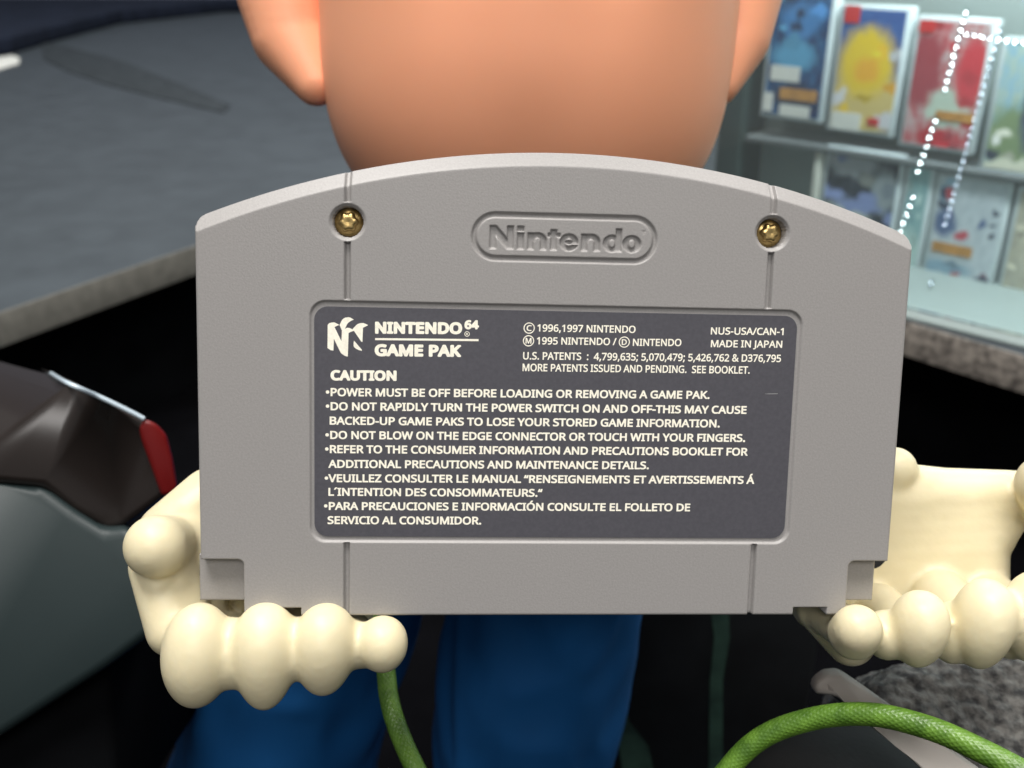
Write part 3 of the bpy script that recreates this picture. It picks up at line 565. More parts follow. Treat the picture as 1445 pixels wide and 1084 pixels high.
def circle_mesh(cx_, cy_, r0, r1, n=40):
    vs, fs = [], []
    for i in range(n):
        a = 2 * math.pi * i / n
        for r in (r0, r1): vs.append(((cx_ + r * math.cos(a)) * MM, (cy_ + r * math.sin(a)) * MM, TZ))
    for i in range(n):
        j = (i + 1) % n
        fs.append((2 * i, 2 * i + 1, 2 * j + 1, 2 * j))
    return mesh('m', vs, fs)

put_text('NINTENDO', -30.0, -15.95, 10.2, 10.38, 1.96, 'H', 0.018, 'heading_text')
put_text('64', -15.6, -13.24, 11.21, 11.23, 1.49, 'H', 0.0, 'heading_text')
put_text('GAME PAK', -30.04, -16.05, 6.56, 6.66, 1.98, 'H', 0.018, 'heading_text')
put_text('CAUTION', -37.1, -26.46, 2.48, 2.56, 1.72, 'H', 0.018, 'heading_text')
for row in [('•POWER MUST BE OFF BEFORE LOADING OR REMOVING A GAME PAK.', -37.86, 25.42, -.10, .35, 1.36),
            ('•DO NOT RAPIDLY TURN THE POWER SWITCH ON AND OFF-THIS MAY CAUSE', -37.86, 31.85, -2.42, -2.10, 1.36),
            ('BACKED-UP GAME PAKS TO LOSE YOUR STORED GAME INFORMATION.', -37.24, 27.41, -4.79, -4.46, 1.36),
            ('•DO NOT BLOW ON THE EDGE CONNECTOR OR TOUCH WITH YOUR FINGERS.', -37.92, 31.88, -7.16, -6.87, 1.36),
            ('•REFER TO THE CONSUMER INFORMATION AND PRECAUTIONS BOOKLET FOR', -37.98, 32.44, -9.51, -9.22, 1.36),
            ('ADDITIONAL PRECAUTIONS AND MAINTENANCE DETAILS.', -37.44, 15.71, -11.97, -11.71, 1.36),
            ('•VEUILLEZ CONSULTER LE MANUAL “RENSEIGNEMENTS ET AVERTISSEMENTS Á', -38.04, 33.87, -14.37, -14.07, 1.36),
            ('L´INTENTION DES CONSOMMATEURS.“', -37.44, -2.08, -16.66, -16.58, 1.36),
            ('•PARA PRECAUCIONES E INFORMACIÓN CONSULTE EL FOLLETO DE', -38.15, 23.08, -19.05, -18.90, 1.36),
            ('SERVICIO AL CONSUMIDOR.', -37.58, -12.2, -21.44, -21.39, 1.36)]:
    put_text(*row, 'B')
put_text('1996,1997 NINTENDO', -3.71, 12.49, 11.07, 11.12, 1.2, 'R')
put_text('1995 NINTENDO /', -3.74, 9.41, 8.96, 9.05, 1.2, 'R')
put_text('NINTENDO', 12.13, 20.23, 8.99, 9.10, 1.2, 'R')
put_text('U.S. PATENTS  :  4,799,635; 5,070,479; 5,426,762 & D376,795', -5.93, 37.19, 6.43, 6.73, 1.25, 'R')
put_text('MORE PATENTS ISSUED AND PENDING.  SEE BOOKLET.', -5.97, 32.0, 4.51, 4.69, 1.25, 'R')
put_text('NUS-USA/CAN-1', 25.07, 37.36, 11.12, 11.24, 1.2, 'R')
put_text('MADE IN JAPAN', 25.18, 37.25, 9.02, 9.12, 1.2, 'R')
for cx_, cy_, s in ((-5.05, 11.6, 'C'), (-5.1, 9.52, 'M'), (10.7, 9.6, 'D')):
    link('circle_mark', circle_mesh(cx_, cy_, 0.76, 0.92), ink, lbl, False)
    w = 0.42 if s != 'M' else 0.48
    put_text(s, cx_ - w, cx_ + w, cy_ - 0.47, cy_ - 0.47, 0.94, 'R', 0, 'circled_letter')
link('registered_mark', circle_mesh(-15.15, 10.45, 0.33, 0.43, 24), ink, lbl, False)
put_text('R', -15.32, -14.98, 10.28, 10.28, 0.34, 'B', 0, 'circled_letter')
link('printed_rule', mesh('m', [(x * MM, y * MM, TZ) for x, y in [(-29.97, 9.17), (-13.26, 9.31), (-13.26, 9.65), (-29.97, 9.51)]], [(0, 1, 2, 3)]), ink, lbl, False)
link('scratch', mesh('m', [(x * MM, y * MM, TZ) for x, y in [(34.8, 1.33), (35.6, 1.30), (37.0, 1.36), (37.0, 1.47), (35.6, 1.42), (34.8, 1.37)]], [(0, 1, 2, 3, 4, 5)]), inkd, lbl, False)
# folded letter emblem, traced outline
E1 = [[(115, 285), (150, 248), (205, 236), (260, 232), (310, 256), (372, 290), (345, 297), (265, 335), (415, 645), (420, 520), (425, 410), (378, 300), (376, 288), (405, 225), (430, 175), (462, 147), (500, 128), (575, 120), (612, 130), (640, 145), (688, 175), (640, 192), (600, 215), (555, 250), (524, 305), (490, 375), (525, 355), (560, 350), (600, 358), (650, 382), (672, 392), (665, 425), (620, 440), (572, 465), (555, 980), (510, 972), (480, 960), (410, 910), (385, 870), (250, 590), (240, 850), (180, 840), (110, 795)],
      [(660, 376), (700, 335), (740, 290), (770, 268), (810, 255), (850, 247), (900, 248), (950, 268), (1000, 295), (940, 325), (885, 352), (875, 660), (850, 655), (690, 420), (668, 424)],
      [(690, 630), (865, 835), (860, 855), (785, 836), (720, 800), (690, 768), (680, 745), (681, 690)]]
vs, fs = [], []
for q in E1:
    pp = [Q(455 + x / 15.49, 440 + y / 15.49, LZ) for x, y in q]
    tri = tessellate_polygon([[Vector((p.x, p.y, 0)) for p in pp]])
    b0 = len(vs)
    vs += [(p.x * MM, p.y * MM, TZ) for p in pp]
    fs += [tuple(b0 + i for i in t) for t in tri]
link('emblem', mesh('m', vs, fs), ink, lbl, False)

# security screws
brass = mat('brass_screw', col(196, 168, 112), 0.34, 0.5, metal=1.0, var=0.25, vscale=900, bump=0.4, bscale=1800, bdist=0.0001)
for s in (-1, 1):
    sc = empty('screw'); sc.parent = cart
    sc.matrix_local = Matrix.Translation(Vector((34.4 * s, 27.9, 1.05)) * MM)
    vs, fs = [], []
    prof = [(2.3, -3.9, 0), (2.3, -3.4, 0), (2.1, -3.05, 0), (1.75, -2.85, 0), (1.55, -2.8, .6), (1.42, -2.7, 1), (1.36, -1.9, 1), (1.2, -1.72, 1), (0.8, -1.66, .6), (0.35, -1.72, 0), (0.02, -1.75, 0)]
    n = 48
    for r_, z_, lobe in prof:
        for i in range(n):
            a = 2 * math.pi * i / n
            rr = r_ * (1 + 0.13 * lobe * (math.cos(6 * a + 0.5 * s)))
            vs.append((rr * math.cos(a) * MM, rr * math.sin(a) * MM, z_ * MM))
    for j in range(len(prof) - 1):
        for i in range(n):
            k2 = (i + 1) % n
            fs.append((j * n + i, j * n + k2, (j + 1) * n + k2, (j + 1) * n + i))
    o = link('screw_head', mesh('m', vs, fs), brass, sc)

# ================================================================= DISPLAY FIGURE (plain, faceless)
fig_base = Vector((0.0, 0.26, 0.0))
fig = empty('display_figure', loc=fig_base)
tag(fig, 'plain faceless peach display figure with cream hands behind the grey cartridge', 'display figure')
FI = Matrix.Translation(-fig_base)
skin = mat('peach_matte_vinyl', col(246, 172, 134), 0.45, 0.4, var=0.03, vscale=20, bump=0.08, bscale=600, sss=0.25)
cream = mat('cream_vinyl', col(213, 202, 168), 0.42, 0.42, var=0.07, vscale=60, bump=0.25, bscale=420, sss=0.2, bdist=0.0003)

# head: ovoid with shallow blank sockets, a slim nose ridge
hc = P(745, 30, 0.262)
n1, n2 = 120, 180
vs, fs = [], []
Hm = Matrix.Translation(hc) @ Matrix.Rotation(R(-6), 4, 'X') @ Matrix.Rotation(R(2), 4, 'Y')
ga = lambda x, s: math.exp(-(x / s) ** 2)
for i in range(n1 + 1):
    th = math.pi * i / n1
    for j in range(n2):
        ph = 2 * math.pi * j / n2
        x, y, z = math.sin(th) * math.sin(ph), -math.sin(th) * math.cos(ph), math.cos(th)
        z_ = math.copysign(abs(z) ** 0.86, z)
        jaw = (1 - abs(z_) ** 2.9) ** (1 / 2.9) / max(1e-4, math.sqrt(max(1e-8, 1 - z * z))) if abs(z) < 0.9995 else 1.0
        jaw = min(jaw, 1.9)
        f = 1.0
        if y < 0:
            f -= 0.055 * ga(abs(x) - 0.34, 0.20) * ga(z - 0.25, 0.22)        # blank eye sockets
            f += 0.022 * ga(x, 0.20) * ga(z + 0.10, 0.26)                    # small plain nose ridge
            f += 0.02 * ga(z - 0.5, 0.12) * ga(x, 0.6)                       # brow
        vs.append(Hm @ Vector((x * 0.0545 * jaw, y * 0.047 * jaw * f, z_ * 0.0570)))
for i in range(n1):
    for j in range(n2):
        k2 = (j + 1) % n2
        fs.append((i * n2 + j, (i + 1) * n2 + j, (i + 1) * n2 + k2, i * n2 + k2))
me = mesh('m', vs, fs); me.transform(FI)
head = link('head', me, skin, fig)

def blobs(prims, voxel, smooth_it, name, m, parent, T):
    """union of tapered capsules as one smooth continuous surface; prims in mm, T to world"""
    bm = bmesh.new()
    for pr_ in prims:
        if pr_[0] == 'egg':
            c_, rad_, taper, lean = pr_[1:]
            g_ = bmesh.ops.create_icosphere(bm, subdivisions=4, radius=1.0)['verts']
            for v_ in g_:
                y_ = v_.co.y
                k_ = 1 + taper * y_
                v_.co = Vector(((v_.co.x * k_) * rad_[0] + lean * y_, y_ * rad_[1], v_.co.z * k_ * rad_[2])) + c_
            continue
        p0, p1, r0, r1 = pr_
        p0, p1 = Vector(p0), Vector(p1)
        ax = p1 - p0
        nseg = max(2, int(ax.length / (0.22 * min(r0, r1))) + 1) if ax.length > 1e-3 else 1
        for i in range(nseg):
            t = i / max(1, nseg - 1)
            bmesh.ops.create_icosphere(bm, subdivisions=3, radius=r0 + (r1 - r0) * t, matrix=Matrix.Translation(p0.lerp(p1, t)))
    me = bpy.data.meshes.new(name); bm.to_mesh(me); bm.free()
    o = bpy.data.objects.new(name, me); C.objects.link(o)
    md = o.modifiers.new('r', 'REMESH'); md.mode = 'VOXEL'; md.voxel_size = voxel
    sm = o.modifiers.new('s', 'SMOOTH'); sm.factor = 0.5; sm.iterations = smooth_it
    bake(o)
    o.data.transform(Matrix.Scale(MM, 4)); o.data.transform(T)
    o.data.transform(inv(parent))
    o.data.materials.append(m)
    o.parent = parent
    o.data.polygons.foreach_set('use_smooth', [True] * len(o.data.polygons))
    return o

def egg(a, rx, ry, rz, taper=0.0, lean=0.0):
    return ('egg', Q(*a), (rx, ry, rz), taper, lean)
def cap(a, b, r0, r1):
    return (Q(*a), Q(*b), r0, r1)

# ears (plain rounded pads)
for s, a, b, c in ((-1, (402, -10, .266), (412, 50, .266), (446, 118, .262)), (1, (1036, -10, .266), (1030, 50, .266), (1012, 118, .262))):
    pr = [(P(*a) / MM, P(*b) / MM, 13, 11.0), (P(*b) / MM, P(*c) / MM, 11.0, 6.0)]
    ear = blobs(pr, 0.8, 10, 'ear', skin, fig, Matrix.Identity(4))

# ---- hand at the left of the picture: thumb ball, palm behind, four fingers curled up in front
LH = [
    cap((220, 771, -4.0), (246, 766, -16.0), 5.35, 4.8),        # thumb
    cap((238, 752, -19), (300, 706, -25.0), 5.6, 6.4), cap((246, 745, -19), (300, 740, -25.0), 5.4, 6.4),
    cap((300, 712, -26), (330, 800, -26.0), 7.0, 8.0),          # palm behind the cartridge
    cap((300, 745, -26), (400, 830, -26.0), 9.0, 9.0),
    cap((262, 800, -20), (272, 870, -14.0), 7.6, 6.2),          # web down to the first finger
    cap((232, 810, -15), (258, 900, -8.0), 4.0, 4.5),
    cap((330, 800, -26), (480, 850, -24.0), 8.0, 7.0),
    egg((279, 925, 1.0), 5.9, 8.9, 6.4, 0.03, 0.3), cap((280, 925, -3), (300, 900, -16.0), 5.2, 6.0),
    egg((374, 927, 1.2), 5.6, 9.2, 6.2, 0.16, 0.1), cap((374, 920, -3), (380, 890, -16.0), 5.0, 6.0),
    egg((458, 917, 1.2), 5.4, 7.9, 6.0, 0.12, 0.25), cap((457, 912, -3), (450, 885, -16.0), 5.0, 6.0),
    egg((540, 909, 1.0), 4.3, 4.8, 4.8, 0.03, 0.0), cap((536, 911, 0), (490, 912, -2.0), 3.6, 4.0), cap((505, 908, -2), (480, 895, -14.0), 4.0, 5.5),
    egg((327, 922, -0.2), 4.0, 6.1, 5.2), egg((416, 915, -0.2), 4.0, 5.3, 5.2), egg((499, 908, -0.6), 3.4, 4.2, 4.4),
    cap((236, 770, -17), (256, 850, -14), 5.6, 6.0), cap((258, 770, -17), (262, 850, -14), 6.4, 6.0), cap((214, 800, -9), (246, 888, -5.0), 4.0, 4.8), cap((236, 800, -11), (262, 880, -7.0), 5.0, 5.0),
]
blobs(LH, 0.5, 16, 'hand', cream, fig, CART)
# ---- hand at the right of the picture: open palm with the fingers curling up
RH = [
    cap((1210, 888, 3.0), (1205, 895, 1.0), 4.3, 4.5), cap((1205, 893, 0.0), (1150, 858, -12.0), 4.0, 3.6),
    cap((1150, 862, -11), (1200, 905, -10), 3.5, 4.6), cap((1150, 855, -14), (1190, 800, -24.0), 4.5, 7.0),
    egg((1297, 888, 2.5), 4.75, 6.8, 5.6, 0.12, 0.35), cap((1292, 900, -2), (1240, 860, -14.0), 4.2, 5.0),
    egg((1387, 881, 3.0), 5.0, 8.0, 6.0, 0.12, 0.6), cap((1378, 895, -2), (1330, 850, -14.0), 4.8, 6.0),
    egg((1462, 870, 3.0), 5.8, 8.2, 6.0, 0.12, 0.8), cap((1445, 885, -3), (1400, 850, -14.0), 5.0, 5.5),
    egg((1250, 896, -1.2), 3.8, 4.4, 4.6), egg((1343, 893, -0.8), 3.8, 5.6, 4.8), egg((1426, 884, -0.8), 3.8, 6.0, 4.8),
]
for i in range(9):
    t_ = i / 8
    RH.append(cap((1215 - 30 * t_, 702 + 140 * t_, -25), (1425 - 40 * min(1, 2 * t_), 700 + 145 * t_, -22 + 3 * t_), 6.5, 5.2))
RH += [cap((1262, 662, -22), (1240, 700, -26), 4.4, 6.0), cap((1290, 692, -23.5), (1400, 702, -23.5), 5.2, 4.8), cap((1400, 702, -23.5), (1475, 706, -22), 4.8, 6.5),
       cap((1478, 704, -16), (1478, 684, -8), 5.0, 5.6), cap((1490, 690, -14), (1520, 760, -24), 7, 9)]
blobs(RH, 0.5, 18, 'hand', cream, fig, CART)

# trunk, sleeves and trousers (plain dark cloth, behind the cartridge)
dark_cloth = mat('dark_grey_cloth', col(40, 42, 48), 0.85, 0.2, var=0.2, vscale=60)
trunk = [(P(748, 260, .262) / MM, P(748, 420, .262) / MM, 26, 40), (P(748, 420, .262) / MM, P(752, 640, .262) / MM, 40, 34)]
for a, b, c in (((560, 380, .25), (430, 620, .24), (360, 790, .196)), ((960, 380, .25), (1100, 620, .24), (1210, 770, .196))):
    trunk += [(P(*a) / MM, P(*b) / MM, 17, 12), (P(*b) / MM, P(*c) / MM, 12, 7.5)]
blobs(trunk, 2.0, 8, 'torso', dark_cloth, fig, Matrix.Identity(4))
blue = mat('blue_trouser_cloth', col(8, 74, 128), 0.7, 0.35, var=0.12, vscale=22, bump=0.3, bscale=1200, bdist=0.0002)

def leg(rows):
    """rows: (px, py, depth, half width m, half depth m, fold)"""
    vs, fs = [], []
    n = 96
    for r_, (c, hw, hd, ph_) in enumerate(rows):
        for i in range(n):
            a = 2 * math.pi * i / n
            f = 1 + 0.035 * math.sin(3 * a + ph_) + 0.02 * math.sin(7 * a - ph_ * 1.7)
            q_ = Vector((math.cos(a) * 1.6, math.sin(a) * 1.6, c.z * 34 + math.cos(a + 1) * 1.4))
            f += 0.075 * (1 - abs(noise.noise(q_)) * 2.4) * 0.6 - (0.02 if abs(a - 4.35) < 0.035 else 0)
            vs.append(c + Vector((hw * f * math.cos(a), hd * f * math.sin(a), 0)))
    for r_ in range(len(rows) - 1):
        for i in range(n):
            k2 = (i + 1) % n
            fs.append((r_ * n + i, r_ * n + k2, (r_ + 1) * n + k2, (r_ + 1) * n + i))
    fs.append(tuple(range(n - 1, -1, -1))); fs.append(tuple((len(rows) - 1) * n + i for i in range(n)))
    me = mesh('m', vs, fs); me.transform(FI)
    return me
def leg_rows(top, bot, hw0, hw1, hd0, hd1, n=110):
    rows = []
    for i in range(n + 1):
        t = i / n
        c = top.lerp(bot, t)
        c.x += 0.002 * math.sin(t * 9)
        rows.append((c, hw0 + (hw1 - hw0) * t + 0.0012 * math.sin(t * 17), hd0 + (hd1 - hd0) * t, 0.9 * math.sin(t * 5) + t))
    return rows
link('trouser_leg', leg(leg_rows(Vector((-0.026, 0.262, 0.32)), Vector((-0.122, 0.285, 0.005)), 0.026, 0.046, 0.03, 0.036)), blue, fig)
link('trouser_leg', leg(leg_rows(Vector((0.018, 0.250, 0.32)), Vector((-0.004, 0.262, 0.005)), 0.0265, 0.034, 0.03, 0.036)), blue, fig)
shoe = mat('dark_shoe', col(45, 32, 26), 0.5, 0.4, var=0.1)

# ================================================================= green braided cable
cable_m = mat('green_braided_nylon', col(96, 134, 44), 0.42, 0.6, c2=col(66, 100, 28), vscale=300, bump=0.2, bscale=2500, bdist=0.0001)
path = [P(*q) for q in [(520, 870, .215), (541, 925, .208), (549, 985, .203), (562, 1030, .2), (590, 1092, .195), (640, 1180, .19), (760, 1290, .185), (900, 1250, .185),
                        (1000, 1120, .184), (1065, 1048, .182), (1140, 1016, .178), (1225, 1008, .172), (1310, 1027, .166), (1390, 1062, .16), (1480, 1110, .155), (1600, 1180, .15)]]
cl = catmull(path, 130)
vs, fs = [], []
nn = 96
rad = 0.00190
s_len = 0.0
up = Vector((0, 0, 1))
prevu = None
for i, c in enumerate(cl):
    t = (cl[min(i + 1, len(cl) - 1)] - cl[max(i - 1, 0)]).normalized()
    if i: s_len += (c - cl[i - 1]).length
    if prevu is None:
        u = t.cross(up).normalized()
    else:
        u = (prevu - t * prevu.dot(t)).normalized()
    prevu = u
    w = t.cross(u)
    for j in range(nn):
        a = 2 * math.pi * j / nn
        b1 = math.sin(14 * a + s_len / rad * 9); b2 = math.sin(14 * a - s_len / rad * 9)
        rr = rad * (1 + 0.022 * max(b1, b2) + 0.03 * math.cos(a * 2))
        vs.append(c + (u * math.cos(a) + w * math.sin(a)) * rr)
for i in range(len(cl) - 1):
    for j in range(nn):
        k2 = (j + 1) % nn
        fs.append((i * nn + j, (i + 1) * nn + j, (i + 1) * nn + k2, i * nn + k2))
tag(link('braided_cable', mesh('m', vs, fs), cable_m), 'bright green braided cable looping below the cartridge to the lower right corner', 'cable')

# ================================================================= left device
away = (P(150, 680, 1) - P(CX, CY, 0)).normalized() * 0.075
dev = empty('plastic_housing', loc=P(60, 1100, .3))
tag(dev, 'dark teal plastic housing with a glossy smoked cover and red end at left', 'plastic housing')
DI = Matrix.Translation(-P(60, 1100, .3))
smoke = mat('smoked_gloss_plastic', col(40, 35, 33), 0.22, 0.45, var=0.1, vscale=30)
teal = mat('dark_teal_plastic', col(34, 45, 46), 0.5, 0.35, var=0.08, vscale=14, bump=0.1, bscale=300)
redm = mat('red_gloss_plastic', col(108, 20, 20), 0.3, 0.5, var=0.1)
rim = mat('rim_highlight_paint', col(190, 205, 215), 0.18, 0.7)
pn = (CAM.to_3x3() @ Vector((0.30, -0.22, 0.93))).normalized()
def onp(px, py, off=0.0, p0=None):
    o_ = CAM.translation; d = P(px, py, 1) - o_
    q = P(150, 680, .255) + pn * off
    return o_ + d * ((q - o_).dot(pn) / d.dot(pn))
v = [P(-140, 470, .33), P(75, 530, .292), onp(92, 546), onp(-120, 700),
     onp(140, 562), onp(205, 592), onp(240, 624), onp(250, 690), onp(178, 743), onp(152, 751), onp(100, 720), onp(60, 687), onp(0, 682)]
bm = bmesh.new()
V_ = [bm.verts.new(q) for q in v]
Bk = [bm.verts.new(q + away) for q in v]
bm.faces.new([V_[0], V_[3], V_[2], V_[1]])
bm.faces.new([V_[i] for i in (2, 3, 12, 11, 10, 9, 8, 7, 6, 5, 4, 1)])
outer = [0, 1, 4, 5, 6, 7, 8, 9, 10, 11, 12, 3]
for i in range(len(outer)):
    a_, b_ = outer[i], outer[(i + 1) % len(outer)]
    bm.faces.new([V_[a_], V_[b_], Bk[b_], Bk[a_]])
bm.faces.new([Bk[i] for i in outer])
bmesh.ops.recalc_face_normals(bm, faces=bm.faces)
bmesh.ops.bevel(bm, geom=list(bm.edges), offset=0.0035, segments=5, affect='EDGES', profile=0.5, clamp_overlap=True)
me = bpy.data.meshes.new('m'); bm.to_mesh(me); bm.free(); me.transform(DI)
link('smoked_cover', me, smoke, dev)
def tube_me(pts, r, n=12):
    cl = catmull(pts, 10)
    vs, fs = [], []
    for i, c in enumerate(cl):
        t = (cl[min(i + 1, len(cl) - 1)] - cl[max(i - 1, 0)]).normalized()
        u = t.cross(Vector((0.1, 0.2, 1))).normalized(); w = t.cross(u)
        for j in range(n):
            a = 2 * math.pi * j / n
            vs.append(c + (u * math.cos(a) + w * math.sin(a)) * r)
    for i in range(len(cl) - 1):
        for j in range(n):
            k2 = (j + 1) % n
            fs.append((i * n + j, (i + 1) * n + j, (i + 1) * n + k2, i * n + k2))
    return mesh('m', vs, fs)
me = tube_me([P(72, 527, .290), onp(94, 540, .001), onp(140, 560, .001), onp(180, 579, .001), onp(203, 591, .001)], 0.0006); me.transform(DI)  # pale tube paints the highlight along the cover's top edge
link('cover_rim_highlight', me, rim, dev)
pts = [onp(x, y, .0012) for x, y in [(204, 590), (222, 598), (236, 614), (245, 650), (251, 686), (246, 698), (228, 700), (214, 660), (200, 622), (196, 604)]]
me = poly_prism(pts, away * 0.3, 0.0022, 4); me.transform(DI)
link('red_end', me, redm, dev)
pts = [P(-120, 690, .240), P(0, 680, .250), P(60, 685, .250), P(102, 717, .250), P(150, 748, .250), P(186, 740, .25), P(205, 800, .25), P(226, 888, .25), P(150, 945, .25), P(0, 1042, .25), P(-120, 1110, .25)]
me = poly_prism(pts, away * 0.8, 0.006, 4); me.transform(DI)
o = link('lower_body', me, teal, dev)
# dark pedestal that carries it
me = poly_prism([P(-160, 1100, .26), P(0, 1030, .262), P(150, 935, .264), P(170, 1180, .264), P(-160, 1300, .26)], Vector((0, 0.07, -0.02)), 0.003); me.transform(DI)
link('base', me, black, dev)

# ================================================================= lower centre: dark box with green stripes
bxm = mat('black_matte_box', col(18, 20, 22), 0.8, 0.2, var=0.3, vscale=40)
stripe = mat('faded_green_print', col(58, 84, 72), 0.8, 0.2, c2=col(36, 54, 48), vscale=60)
box = empty('dark_box', loc=(0.12, 0.33, 0.0))
tag(box, 'black box with faded green stripes standing behind the blue trousers', 'box')
BI = Matrix.Translation((-0.12, -0.33, 0))
me = box_me(0.02, 0.125, 0.32, 0.40, 0.0, 0.235, 0.003); me.transform(BI)
link('carton', me, bxm, box)
def hity(px, py, y):
    o_ = Vector((0, 0, 0.40)); d = P(px, py, 1) - o_
    return o_ + d * (y / d.y)
for pl in ([(1003, 860), (1028, 860), (1030, 900), (1020, 960), (1020, 1100), (1000, 1100), (1002, 960), (1008, 900)],
           [(872, 985), (880, 985), (888, 1020), (915, 1055), (925, 1100), (880, 1100), (870, 1030)]):
    me = poly_prism([hity(x, y, 0.3195) for x, y in pl], (0, 0.0004, 0)); me.transform(BI)
    link('stripe', me, stripe, box, False)

# ================================================================= lower right: speckled case, strap, black pad
felt = mat('speckled_grey_shell', col(104, 102, 98), 0.75, 0.3, c2=col(38, 37, 37), vscale=420, bump=1.0, bscale=700, bdist=0.0006)
pts = [P(x, y, d) for x, y, d in [(1222, 962, .215), (1262, 940, .219), (1330, 925, .222), (1500, 905, .226), (1560, 1150, .2), (1330, 1180, .195), (1262, 1080, .2), (1235, 1010, .207)]]
o = link('hard_case', poly_prism(pts, Vector((0.01, 0.05, -0.05)), 0.004, 4), felt)
md = o.modifiers.new('r', 'REMESH'); md.mode = 'VOXEL'; md.voxel_size = 0.0007
bake(o)
nv = len(o.data.vertices)
vv = np.empty(nv * 3, np.float32); o.data.vertices.foreach_get('co', vv); vv = vv.reshape(-1, 3)
nrm = np.empty(nv * 3, np.float32); o.data.vertices.foreach_get('normal', nrm); nrm = nrm.reshape(-1, 3)
ds_ = np.array([noise.noise(Vector((float(a) * 450, float(b) * 450, float(c) * 450))) for a, b, c in vv])
vv = vv + nrm * (ds_[:, None] * 0.0009)
o.data.vertices.foreach_set('co', vv.astype(np.float32).ravel()); o.data.update()
if not o.data.materials: o.data.materials.append(felt)
tag(o, 'speckled dark grey hard case under the right hand in the lower right corner', 'case')
strap_m = mat('grey_rubber_strap', col(150, 144, 138), 0.6, 0.35, var=0.06, vscale=60)
band = [P(x, y, d) for x, y, d in [(1150, 982, .196), (1152, 966, .196), (1168, 953, .196), (1190, 951, .196), (1232, 980, .192), (1300, 1030, .184), (1400, 1100, .178), (1340, 1120, .176), (1262, 1052, .181), (1205, 1002, .187), (1180, 985, .191)]]
o = link('strap', poly_prism(band, Vector((0.0, 0.004, -0.0015)), 0.0011, 3), strap_m)
tag(o, 'light grey rubber strap passing under the green cable at lower right', 'strap')
pad_m = mat('black_cushion', col(24, 24, 25), 0.7, 0.25, var=0.2, vscale=80, bump=0.3, bscale=900)
vs, fs = [], []
pc = P(1190, 1190, .2)
for i in range(49):
    th = math.pi * i / 48
    for j in range(96):
        ph = 2 * math.pi * j / 96
        x, y, z = math.sin(th) * math.cos(ph), math.sin(th) * math.sin(ph), math.cos(th)
        g = lambda q: math.copysign(abs(q) ** 0.8, q)
        vs.append(pc + Vector((g(x) * 0.026, g(y) * 0.022, g(z) * 0.0215)))
for i in range(48):
    for j in range(96):
        k2 = (j + 1) % 96
        fs.append((i * 96 + j, (i + 1) * 96 + j, (i + 1) * 96 + k2, i * 96 + k2))
tag(link('ear_cushion', mesh('m', vs, fs), pad_m), 'black rounded cushion pad beneath the arch of green cable', 'cushion')

# ================================================================= display case on the right counter
u2 = Vector((0.737, -0.676, 0)); n3 = Vector((-0.676, -0.737, 0))
O2 = Vector((0.32, 0.755, SLAB))
MC = Matrix(((u2.x, n3.x, 0, O2.x), (u2.y, n3.y, 0, O2.y), (0, 0, 1, O2.z), (0, 0, 0, 1)))   # x along, y towards viewer, z up
def hitc(px, py, off=0.0):
    o_ = Vector((0, 0, 0.40)); d = P(px, py, 1) - o_
    q = O2 + n3 * off
    t_ = (q - o_).dot(n3) / d.dot(n3)
    w = o_ + d * t_ - O2
    return w.dot(u2), w.z
casing = empty('display_case', M=MC)
tag(casing, 'lit display case with pale panels and a middle shelf on the right counter', 'display case')
pale = mat('pale_grey_panel', col(140, 152, 150), 0.55, 0.35, var=0.04, vscale=6)
framem = mat('dark_green_frame', col(40, 54, 52), 0.5, 0.4, var=0.1)
shelfm = mat('grey_shelf', col(120, 126, 128), 0.5, 0.4, var=0.05)
zs = hitc(1290, 222)[1]
sl = hitc(1048, 260)[0]
for nm, dims, m in (('back_panel', (sl, 0.60, -0.035, -0.027, 0.0, 0.42), pale),
                    ('floor_panel', (sl, 0.60, -0.027, 0.116, 0.0005, 0.003), pale),
                    ('shelf', (sl + 0.004, 0.60, -0.027, 0.010, zs - 0.005, zs), shelfm),
                    ('frame_post', (sl - 0.022, sl, -0.035, 0.012, 0.0, 0.42), framem)):
    link(nm, box_me(*dims, 0.0006), m, casing)
glass = bpy.data.materials.new('veiled_glass'); glass.use_nodes = True
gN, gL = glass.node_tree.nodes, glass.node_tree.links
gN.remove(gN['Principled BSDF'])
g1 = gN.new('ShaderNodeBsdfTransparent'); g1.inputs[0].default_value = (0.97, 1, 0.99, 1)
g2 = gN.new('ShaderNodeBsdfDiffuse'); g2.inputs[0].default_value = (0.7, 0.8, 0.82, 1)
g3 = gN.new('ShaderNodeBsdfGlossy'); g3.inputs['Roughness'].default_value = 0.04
ga_ = gN.new('ShaderNodeMixShader'); ga_.inputs[0].default_value = 0.07  # pale diffuse share paints a reflection haze over the pane
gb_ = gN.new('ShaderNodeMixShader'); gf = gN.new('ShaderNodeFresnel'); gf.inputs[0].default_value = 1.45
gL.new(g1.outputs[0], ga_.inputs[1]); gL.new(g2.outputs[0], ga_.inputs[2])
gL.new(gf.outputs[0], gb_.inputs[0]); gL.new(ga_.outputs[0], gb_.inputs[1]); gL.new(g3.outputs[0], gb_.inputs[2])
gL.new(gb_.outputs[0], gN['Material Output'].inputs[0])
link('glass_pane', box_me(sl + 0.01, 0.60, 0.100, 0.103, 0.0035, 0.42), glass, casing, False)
xd = hitc(1160, 230)[0]
link('divider', box_me(xd - 0.003, xd + 0.003, -0.027, 0.008, 0.003, zs - 0.006, 0.0005), mat('white_divider', col(205, 205, 195), 0.5), casing)

